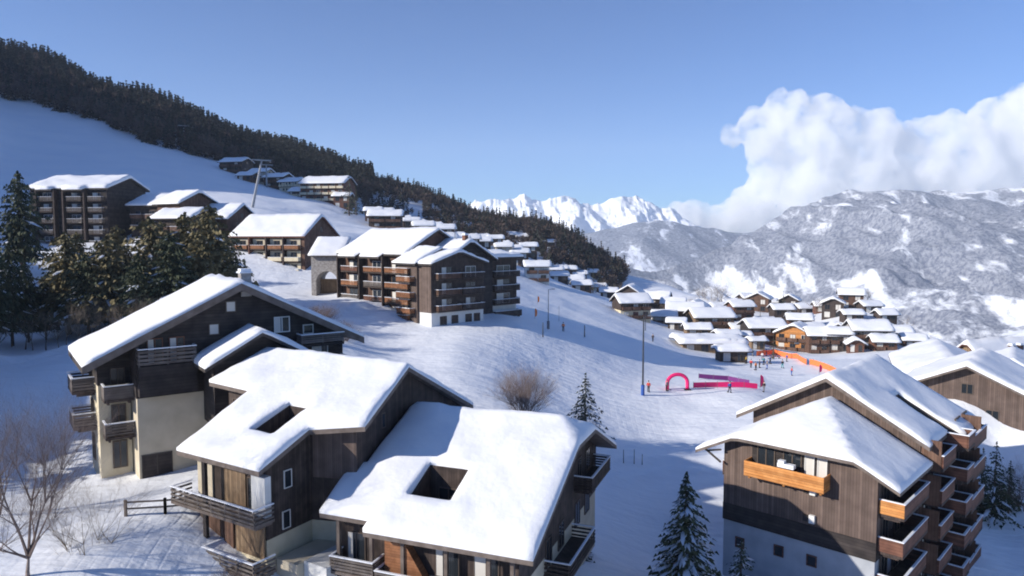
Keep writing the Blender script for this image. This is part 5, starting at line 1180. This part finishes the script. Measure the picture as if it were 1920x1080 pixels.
# long low snow covered hall with wide eaves beside the piste
far_house(1335, 672, 110, 'long low building with flat snow roof and open wide front below the village', 0, 1, 'timber_tan', None, 'y', .6, .12, y=178, group=None, n=4, bm=None, t=1.0, ov=1.4, cat='ski hall')
far_house(1375, 702, 52, 'small dark hut with thick snow roof below the long low building', 0, 1, 'timber_dark', None, 'y', .6, .2, y=158, group=None, n=2, bm=None, t=.8, cat='hut')

wo_, nw = wood('hillside_wood', (-460, -90), (380, 640), 9000, [(-60, 165), (0, 186), (80, 200), (100, 212), (190, 228), (215, 245), (300, 278), (340, 290), (385, 306), (430, 318), (470, 334), (520, 354), (560, 366), (620, 376), (665, 398), (700, 402)], [M['wood_dark'], M['wood_brown']], 2, hh=(8, 17), mix=.35, avoid=True)
wo2, nw2 = wood('ridge_wood', (-130, 110), (330, 640), 5200, [(640, 345), (690, 402), (740, 430), (800, 440), (850, 450), (890, 470), (930, 492), (980, 515), (1010, 522), (1060, 535), (1110, 548), (1150, 560), (1175, 550)], [M['wood_dark'], M['wood_brown']], 4, hh=(6, 12), mix=.7, avoid=True, thin=[(640, 345), (690, 362), (740, 368), (800, 378), (850, 395), (890, 428), (930, 446), (980, 460), (1010, 476), (1060, 508), (1110, 533), (1150, 546), (1175, 535)])
print('wood trees', nw, nw2)

# trees in the village and on the terrace
VT = [(1335, 560, 295, 13, 'leafless tree tallest behind the village roofs'), (1318, 556, 300, 11, 'leafless tree left of the tallest one behind the village'), (1352, 562, 300, 10, 'leafless tree right of the tallest one behind the village'),
      (1225, 555, 285, 8, 'bare tree behind the long roof at the top end of the village'), (1640, 618, 290, 9, 'bare tree on the terrace edge left of its neighbour'), (1662, 616, 290, 9, 'bare tree on the terrace edge right of its neighbour'), (1455, 590, 262, 7, 'bare tree between the back rows of the village'), (1130, 545, 300, 8, 'bare tree at the lower end of the wooded ridge'), (1160, 540, 300, 9, 'bare tree beside the steep white gable')]
VT += [(1290, 566, 290, 7, 'bare tree behind the brown house of the back row'), (1398, 576, 280, 8, 'bare tree over the red brown chalet roof'), (1480, 600, 255, 6, 'small bare tree in front of the narrow gabled house'), (1530, 600, 268, 8, 'bare tree right of the low dark house in the back row'), (1585, 612, 265, 9, 'bare tree on the terrace edge farther left'), (1245, 575, 262, 6, 'small bare tree left of the brown back house'), (1180, 560, 285, 8, 'bare tree above the lone piste edge chalet'), (1700, 640, 250, 8, 'bare tree at the right end of the village row'), (1360, 604, 240, 5, 'small bare tree between the flat roofed house and the long tan building'), (1620, 625, 262, 8, 'bare tree nearest left of the terrace edge pair')]
vt = None
for i, (px, py, y, H, lb) in enumerate(VT):
    q = at(px, py, y); z = g1(q[0], y)
    if vt is None: vt = bare_tree('bare_tree', (0, 0, 0), 10, 80, None, depth=4, spread=.5, trunkh=.2, mt='bark', twig='larch'); o = vt
    else: o = copy_tree(vt)
    o.location = (q[0], y, z - .2); o.scale = (H / 10,) * 3; o.rotation_euler = (0, 0, i * 2.1); tag(o, lb, 'tree', 'leafless trees around the village')
SP = [(655, 405, 290, 17, 'tall dark spruce standing alone at the right end of the long red brown block'), (668, 398, 300, 12, 'shorter spruce right of the tall one by the red brown block'), (1112, 530, 290, 10, 'dark spruce among the houses above the piste'), (1098, 540, 280, 8, 'small spruce at the piste edge'), (1450, 655, 172, 6.0, 'round dark fir on the village square'), (1468, 575, 280, 9, 'blue spruce behind the village roofs'), (930, 450, 330, 10, 'dark spruce above the cluster of tiny houses'), (1030, 500, 320, 10, 'dark spruce on the shaded shoulder'), (1425, 598, 250, 6, 'dark spruce between the small tilted roof and the tan building'), (1502, 622, 235, 6, 'dark spruce beside the red brown house in the village'), (1565, 640, 220, 5, 'small dark spruce behind the bright square roof'), (1215, 570, 262, 7, 'dark spruce right of the lone piste edge chalet'), (1318, 600, 240, 5, 'small spruce left of the long tan building')]
sp = None
for i, (px, py, y, H, lb) in enumerate(SP):
    q = at(px, py, y); z = g1(q[0], y)
    if sp is None: sp = conifer('spruce_tree', (0, 0, 0), 10, 2.3, 14, 9, 3, 91, droop=.3, size=.2); o = sp
    else: o = copy_tree(sp)
    o.location = (q[0], y, z - .2); o.scale = (H / 10 * (1.25 if 'round' in lb else 1), H / 10 * (1.25 if 'round' in lb else 1), H / 10); tag(o, lb, 'tree', 'dark spruces among the houses')
# ------------------------------------------------------------------ race finish, nets, poles, people
def thing(name, loc, rz, label, cat, group=None): return empty(name, loc, rz, label, cat, group)
p = P3(1270, 731, 90)
r = thing('inflatable_arch', p, math.radians(6), 'pink inflatable finish arch standing on the piste edge', 'arch'); r.scale = (.9, .9, .9)
m = MB(); n = 12; pts_ = [(-1.85, 0, 0), (-1.85, 0, 1.3)] + [(1.85 * math.cos(math.pi - math.pi * k / n), 0, 1.3 + 1.5 * math.sin(math.pi * k / n)) for k in range(1, n)] + [(1.85, 0, 1.3), (1.85, 0, 0)]
for i in range(len(pts_) - 1): m.tube(pts_[i], pts_[i + 1], .32, .32, 10, cap=i in (0, len(pts_) - 2))
m.build('arch_tube', M['pink'], r, smooth=True)
for sx in (-1.85, 1.85):
    m = MB(); m.box(sx - .55, sx + .55, -.5, .5, -.2, .12); m.build('foot_pad', M['cloth_black'], r)
def net(name, pts_px, h, material, label, cat, sag=.0, posts=True, y0=90, thick=.03, bottom=.1):
    P = [np.array(P3(a, b, y0)) for a, b in pts_px]; r = thing(name, tuple(P[0]), 0, label, cat); o = P[0]
    m = MB(); pm = MB()
    for a, b in zip(P[:-1], P[1:]):
        k = max(1, int(np.linalg.norm(b - a) / 2.0))
        for j in range(k):
            q0 = a + (b - a) * j / k - o; q1 = a + (b - a) * (j + 1) / k - o
            for q in (q0, q1): q[2] = g1(q[0] + o[0], q[1] + o[1]) - o[2]
            d = (q1 - q0)[:2]; d = d / np.linalg.norm(d); nn = np.array([-d[1], d[0]]) * thick / 2
            vs = [(q0[0] - nn[0], q0[1] - nn[1], q0[2] + bottom), (q1[0] - nn[0], q1[1] - nn[1], q1[2] + bottom), (q1[0] - nn[0], q1[1] - nn[1], q1[2] + h), (q0[0] - nn[0], q0[1] - nn[1], q0[2] + h)]
            vs += [(x + 2 * nn[0], y + 2 * nn[1], z) for x, y, z in vs]
            m.add(vs, [(0, 1, 2, 3), (7, 6, 5, 4), (3, 2, 6, 7), (0, 4, 5, 1)])
            pst = MB(); pst.tube((q0[0], q0[1], q0[2] - .3), (q0[0], q0[1], q0[2] + h + .15), .035, .035, 5); pst.build('post', M['cloth_grey'], r)
    m.build('netting', material, r)
    return r
net('race_banner', [(1300, 728), (1345, 727), (1420, 730)], .95, M['pink'], 'long pink banner strip right of the finish arch', 'banner')
net('race_banner', [(1310, 710), (1365, 714), (1405, 722)], .85, mat('banner_purple', (.16, .03, .17), .7), 'dark purple banner strip behind the pink one', 'banner')
net('safety_net', [(1418, 668), (1450, 664), (1480, 672), (1512, 684)], 1.3, M['orange_net'], 'orange safety net running past the crowd towards the village', 'net', y0=120)
net('safety_net', [(1518, 684), (1545, 692), (1568, 703)], 1.3, M['orange_net'], 'orange safety net nearest the big brown chalet roofs', 'net', y0=120)
# feather flag and marker flags
def flag(px, py, H, color, label, y0=90, w=.7):
    p = P3(px, py, y0); r = thing('feather_flag', p, .3, label, 'flag'); m = MB(); m.tube((0, 0, -.2), (0, 0, H), .04, .025, 6); m.build('pole', M['metal'], r)
    m = MB(); vs = []
    for y in (-.015, .015):
        vs += [(.04, y, H * .2), (w * .8, y, H * .28), (w, y, H * .6), (w * .85, y, H * .85), (w * .35, y, H * .98), (.04, y, H * .97)]
    m.add(vs, [(0, 1, 2, 3, 4, 5), (11, 10, 9, 8, 7, 6)] + [(i, i + 6, (i + 1) % 6 + 6, (i + 1) % 6) for i in range(6)]); m.build('flag_cloth', color, r)
flag(1425, 732, 2.6, M['pink'], 'tall pink feather flag at the end of the pink banner')
flag(1536, 702, 2.0, M['pink'], 'small pink feather flag below the end of the orange net', y0=120)
flag(1003, 598, 2.2, M['cloth_orange'], 'small orange marker flag beside the white based block', y0=125, w=.5)
flag(1008, 570, 2.0, M['cloth_orange'], 'tiny orange marker flag higher up by the white based block', y0=135, w=.5)

def mast(px, py, H, label, y0=60, r0=.09, arm=True, kind='lamp'):
    p = P3(px, py, y0); r = thing('lamp_post' if kind == 'lamp' else 'marker_pole', p, 0, label, 'lamp post' if kind == 'lamp' else 'pole')
    m = MB(); m.tube((0, 0, -.5), (0, 0, H), r0, r0 * .6, 8); m.build('pole', M['dark_metal'], r)
    if kind == 'lamp':
        m = MB(); m.tube((0, 0, H - .1), (.9, 0, H + .1), .05, .04, 6); m.build('arm', M['dark_metal'], r)
        m = MB(); m.box(.6, 1.25, -.16, .16, H + .0, H + .16); m.build('lamp_head', M['metal'], r)
        m = MB(); m.tube((0, 0, .0), (0, 0, 1.6), .28, .28, 8); m.build('base_pad', M['cloth_blue' if px > 1100 else 'cloth_grey'], r)
    return r
mast(1205, 741, 12.2, 'tall dark lighting mast rising from the shaded piste', 90, .16)
mast(1028, 617, 7.8, 'thin dark mast right of the white based block', 120, .09)
mast(1018, 632, 2.6, 'short dark post with pad in front of the white based block', 110, .12, kind='pole')
mast(1096, 632, 2.4, 'short dark post at the sunlit piste edge', 120, .14, kind='pole')
mast(1048, 602, 3.4, 'thin red slalom pole left of the skier in orange', 125, .05, kind='pole')
for px, py, H in ((1169, 868, 1.5), (1189, 870, 1.7), (1204, 872, 1.3)): mast(px, py, H, 'short thin fence post in the snow right of the nearest snow roof', 60, .05, kind='pole')['group'] = 'short posts in the snow'
mast(1210, 620, 4.5, 'small dark pole below the lone piste edge chalet', 150, .12, kind='pole')

# ski lift pylon and its cable on the slope
def pylon(px, py, y, H, label, lean=.12):
    q = at(px, py, y); z = g1(q[0], y); r = thing('lift_pylon', (q[0], y, z), .5, label, 'lift pylon', 'lift pylons on the ski slope')
    m = MB(); m.tube((-lean * H * .5, 0, -.5), (lean * H * .5, 0, H), .5, .28, 8); m.build('mast', M['metal'], r)
    m = MB(); m.box(lean * H * .5 - 3, lean * H * .5 + 3, -.25, .25, H, H + .4); m.build('crossarm', M['metal'], r)
    for s in (-2.8, 2.8):
        m = MB(); m.box(lean * H * .5 + s - .15, lean * H * .5 + s + .15, -1.6, 1.6, H - .35, H - .003); m.build('sheave_train', M['dark_metal'], r)
    return (q[0] + lean * H * .5, y, z + H)
tops = [pylon(483, 402, 235, 15.5, 'tall leaning lift pylon in the middle of the ski slope', .22), pylon(500, 345, 330, 10, 'lift pylon in front of the houses at the wood edge', 0), pylon(345, 262, 400, 12, 'pale lift pylon standing in the notch of the wood', 0)]
r = thing('lift_cable', tops[0], 0, 'thin lift cable hanging between the pylons on the slope', 'cable'); m = MB(); o = np.array(tops[0])
for a, b in zip(tops[:-1], tops[1:]):
    a = np.array(a); b = np.array(b); k = 10
    for j in range(k):
        f0, f1 = j / k, (j + 1) / k; c0 = a + (b - a) * f0 - o; c1 = a + (b - a) * f1 - o; c0[2] -= 8 * f0 * (1 - f0); c1[2] -= 8 * f1 * (1 - f1); m.tube(c0, c1, .045, .045, 4, cap=False)
m.build('cable', M['dark_metal'], r)

# road rail and wooden fence left of the chalets
def fence(pts_w, label, h=1.0, step=2.2):
    o = np.array(pts_w[0]); r = thing('snow_fence', tuple(o), 0, label, 'fence')
    for a, b in zip(pts_w[:-1], pts_w[1:]):
        a = np.array(a, float); b = np.array(b, float); k = max(1, int(np.linalg.norm(b - a) / step)); m = MB()
        for j in range(k + 1):
            q = a + (b - a) * j / k - o; pm = MB(); pm.box(q[0] - .07, q[0] + .07, q[1] - .07, q[1] + .07, q[2] - .5, q[2] + h); pm.build('post', M['fascia'], r)
        for zz in (.45, .85): m.tube(tuple(a - o + [0, 0, zz]), tuple(b - o + [0, 0, zz]), .06, .06, 5)
        m.build('rail', M['fascia'], r)
fence([P3(236, 968, 35), P3(310, 962, 35), P3(385, 955, 35)], 'low snowy wooden rail fence between the black gabled chalet and the long balcony')

# people: one continuous body each, with jacket, trousers and hat
def skin_obj(name, V, E, R_, material, parent, sub=1):
    me = bpy.data.meshes.new(name); me.from_pydata(V, E, []); me.materials.append(material)
    o = bpy.data.objects.new(name, me); COL.objects.link(o)
    md = o.modifiers.new('skin', 'SKIN'); sv = me.skin_vertices[0].data if me.skin_vertices else None
    if sv is None:
        return o
    for i, q in enumerate(R_): sv[i].radius = (q, q)
    sv[0].use_root = True; s2 = o.modifiers.new('sub', 'SUBSURF'); s2.levels = sub; s2.render_levels = sub
    dg = bpy.context.evaluated_depsgraph_get(); ev = o.evaluated_get(dg); me2 = bpy.data.meshes.new_from_object(ev); me2.materials.clear(); me2.materials.append(material)
    o.modifiers.clear(); o.data = me2; o.parent = parent; me2.polygons.foreach_set('use_smooth', [True] * len(me2.polygons)); return o
def make_person(pose):
    r = empty('person', (0, 0, 0)); lean, st, arm = pose
    # pelvis, spine, neck, head ; legs ; arms with hands
    V = [(0, 0, .93), (0, lean * .3, 1.15), (0, lean * .6, 1.40), (0, lean * .75, 1.52), (0, lean * .8, 1.66), (0, lean * .8, 1.74),
         (-.10, 0, .88), (-.11, st * .5 + .03, .48), (-.12, st, .08), (-.12, st - .16, .04), (.10, 0, .88), (.11, -st * .3 + .03, .48), (.12, -st, .08), (.12, -st - .16, .04),
         (-.19, lean * .6, 1.40), (-.27, arm * -.4 + .05, 1.14), (-.26, -arm - .05, 1.0), (-.25, -arm - .13, .95), (.19, lean * .6, 1.40), (.28, arm * -.4 + .05, 1.14), (.27, -arm - .02, .98), (.26, -arm - .10, .93)]
    E = [(0, 1), (1, 2), (2, 3), (3, 4), (4, 5), (0, 6), (6, 7), (7, 8), (8, 9), (0, 10), (10, 11), (11, 12), (12, 13), (2, 14), (14, 15), (15, 16), (16, 17), (2, 18), (18, 19), (19, 20), (20, 21)]
    Rr = [.12, .12, .13, .055, .09, .085, .085, .06, .045, .04, .085, .06, .045, .04, .06, .045, .035, .03, .06, .045, .035, .03]
    skin_obj('body', V, E, Rr, M['skin'], r)
    jv = [V[i] for i in (0, 1, 2, 14, 15, 16, 18, 19, 20)]; jr = [.165, .17, .17, .09, .075, .065, .09, .075, .065]
    j = skin_obj('jacket', jv, [(0, 1), (1, 2), (2, 3), (3, 4), (4, 5), (2, 6), (6, 7), (7, 8)], jr, M['cloth_orange'], r)
    tv = [V[i] for i in (0, 6, 7, 8, 10, 11, 12)]; t = skin_obj('trousers', tv, [(0, 1), (1, 2), (2, 3), (0, 4), (4, 5), (5, 6)], [.15, .105, .085, .07, .105, .085, .07], M['cloth_black'], r)
    m = MB(); y = lean * .8; prof = [(.085, 1.68), (.10, 1.72), (.10, 1.78), (.07, 1.85), (.01, 1.88)]
    for (ra, za), (rb, zb) in zip(prof[:-1], prof[1:]): m.tube((0, y, za), (0, y, zb), ra, rb, 10, cap=False)
    m.build('hat', M['cloth_black'], r, smooth=True)
    for k in (9, 13):
        m = MB(); x, yy, z = V[k]; m.box(x - .06, x + .06, yy - .1, yy + .22, -.02, .13); m.build('boot', M['cloth_black'], r)
    return r
protoP = [make_person((.02, .10, .05)), make_person((-.10, .02, .18)), make_person((.03, .22, .10))]
PP = [(1056, 621, 'orange', 'black', 0, 'person in an orange suit standing at the sunlit piste edge'),
      (1411, 668, 'black', 'grey', 1, 'person in black farthest left of the crowd'), (1417, 694, 'orange', 'black', 0, 'person in an orange jacket at the near side of the crowd'),
      (1408, 689, 'red', 'black', 2, 'person in a red jacket left of the one in orange'), (1424, 690, 'black', 'black', 0, 'person all in black right of the one in orange'),
      (1432, 684, 'teal', 'black', 1, 'person in a teal jacket in the middle of the crowd'), (1438, 692, 'grey', 'blue', 2, 'person in grey with blue trousers at the near side of the crowd'),
      (1444, 682, 'blue', 'black', 0, 'person in a blue jacket beside the dark fir'), (1429, 674, 'white', 'grey', 1, 'person in a white jacket at the back of the crowd'),
      (1437, 668, 'red', 'grey', 0, 'person in red with grey trousers at the back of the crowd'), (1467, 690, 'black', 'teal', 2, 'person with teal trousers right of the dark fir'),
      (1475, 678, 'blue', 'grey', 1, 'person in blue with grey trousers near the orange net'), (1399, 682, 'yellow', 'black', 0, 'person in a yellow jacket at the left end of the crowd'),
      (1224, 640, 'black', 'black', 2, 'lone person in black below the piste edge chalet'), (1484, 704, 'red', 'blue', 1, 'person in red with blue trousers walking below the orange net'),
      (1368, 736, 'blue', 'black', 2, 'person in blue in front of the pink banner'), (1432, 735, 'black', 'grey', 0, 'person in dark clothes beside the pink feather flag'),
      (1250, 733, 'grey', 'black', 1, 'person in grey at the left foot of the finish arch'), (1216, 735, 'red', 'black', 0, 'person in red beside the lighting mast')]
firstu = [True] * 3
for i, (px, py, jc, tc_, k, lb) in enumerate(PP):
    o = protoP[k] if firstu[k] else copy_tree(protoP[k]); firstu[k] = False
    o.location = P3(px, py, 90); o.rotation_euler = (0, 0, i * 1.9); tag(o, lb, 'person', 'people at the race finish')
    for ch in o.children:
        key = jc if ch.name.startswith('jacket') else tc_ if ch.name.startswith('trousers') else None
        if key: ch.material_slots[0].link = 'OBJECT'; ch.material_slots[0].material = M['cloth_' + key]

# ------------------------------------------------------------------ cloud bank behind the mountain, then the air
def cloud():
    blobs = [(1482,232,52),(1408,236,34),(1372,250,22),(1430,270,34),(1550,240,58),(1640,258,50),(1720,272,52),(1800,268,54),(1880,244,56),(1950,232,72),(2040,225,90),
             (1520,300,64),(1590,330,70),(1470,335,52),(1440,378,54),(1400,410,52),(1358,428,44),(1322,438,34),(1515,375,62),(1620,340,72),(1700,330,70),(1800,325,80),(1900,305,85),(2010,300,100),
             (1500,430,70),(1600,420,80),(1720,410,80),(1840,400,80),(1960,390,90),(2120,260,100),(2240,280,110),(2150,370,100),(2370,300,120),(2500,330,130),(1275,420,40),(1245,412,28),(1255,445,40),(1300,400,30),(1455,300,45),(1290,420,22)]
    rs = random.Random(5); m = MB()
    bm_v = []
    def ball(c, R):
        n1, n2 = 14, 8; vs = [(c[0], c[1], c[2] + R)]; fs = []
        for j in range(1, n2):
            t = math.pi * j / n2
            for i in range(n1): a = 2 * math.pi * i / n1; vs.append((c[0] + R * math.sin(t) * math.cos(a), c[1] + R * math.sin(t) * math.sin(a), c[2] + R * math.cos(t)))
        vs.append((c[0], c[1], c[2] - R)); L = len(vs) - 1
        for i in range(n1): fs.append((0, 1 + i, 1 + (i + 1) % n1)); fs.append((L, L - n1 + (i + 1) % n1, L - n1 + i))
        for j in range(n2 - 2):
            for i in range(n1): a = 1 + j * n1; fs.append((a + i, a + n1 + i, a + n1 + (i + 1) % n1, a + (i + 1) % n1))
        m.add(vs, fs)
    for px, py, rp in blobs:
        y = 7300 + rs.uniform(-150, 150); k = y / FPX; c = at(px, py, y); R = rp * k; ball(c, R)
        for _ in range(6):
            th, ph = rs.uniform(0, 6.28), rs.uniform(-.3, 1.2)
            q = (c[0] + R * .85 * math.cos(th) * math.cos(ph), c[1] + R * .7 * math.sin(th) * math.cos(ph), c[2] + R * .85 * math.sin(ph)); ball(q, R * rs.uniform(.25, .5))
    o = m.build('cloud', bpy.data.materials.new('cloud_vapour'))
    mt = o.data.materials[0]; mt.use_nodes = True; t = mt.node_tree; t.nodes.clear(); ou = t.nodes.new('ShaderNodeOutputMaterial'); v = t.nodes.new('ShaderNodeVolumePrincipled')
    v.inputs['Color'].default_value = (1, 1, 1, 1); v.inputs['Anisotropy'].default_value = .0; t.links.new(v.outputs[0], ou.inputs['Volume'])
    tc = t.nodes.new('ShaderNodeTexCoord'); nz_ = t.nodes.new('ShaderNodeTexNoise'); nz_.inputs['Scale'].default_value = .0042; nz_.inputs['Detail'].default_value = 5; nz_.inputs['Roughness'].default_value = .62
    mr = t.nodes.new('ShaderNodeMapRange'); mr.inputs[1].default_value = .38; mr.inputs[2].default_value = .62; mr.inputs[3].default_value = .0001; mr.inputs[4].default_value = .012
    t.links.new(tc.outputs['Object'], nz_.inputs['Vector']); t.links.new(nz_.outputs['Fac'], mr.inputs[0]); t.links.new(mr.outputs[0], v.inputs['Density'])
    rm = o.modifiers.new('remesh', 'REMESH'); rm.mode = 'VOXEL'; rm.voxel_size = 38; rm.use_smooth_shade = True
    for nm, s, st in (('billow', 420, 190), ('puff', 150, 95), ('wisp', 65, 45)):
        tx = bpy.data.textures.new(nm, 'CLOUDS'); tx.noise_scale = s; tx.noise_depth = 3; d = o.modifiers.new(nm, 'DISPLACE'); d.texture = tx; d.texture_coords = 'GLOBAL'; d.strength = st; d.mid_level = .5
    return tag(o, kind='stuff')
cloud()
m = MB(); m.box(-3700, 5700, -700, 6000, -346, 760)
hz = m.build('haze', bpy.data.materials.new('haze_air')); mt = hz.data.materials[0]; mt.use_nodes = True; t = mt.node_tree; t.nodes.clear()
ou = t.nodes.new('ShaderNodeOutputMaterial'); v = t.nodes.new('ShaderNodeVolumePrincipled'); v.inputs['Color'].default_value = (.78, .88, 1, 1); v.inputs['Density'].default_value = 8.5e-5
t.links.new(v.outputs[0], ou.inputs['Volume']); tag(hz, kind='stuff')
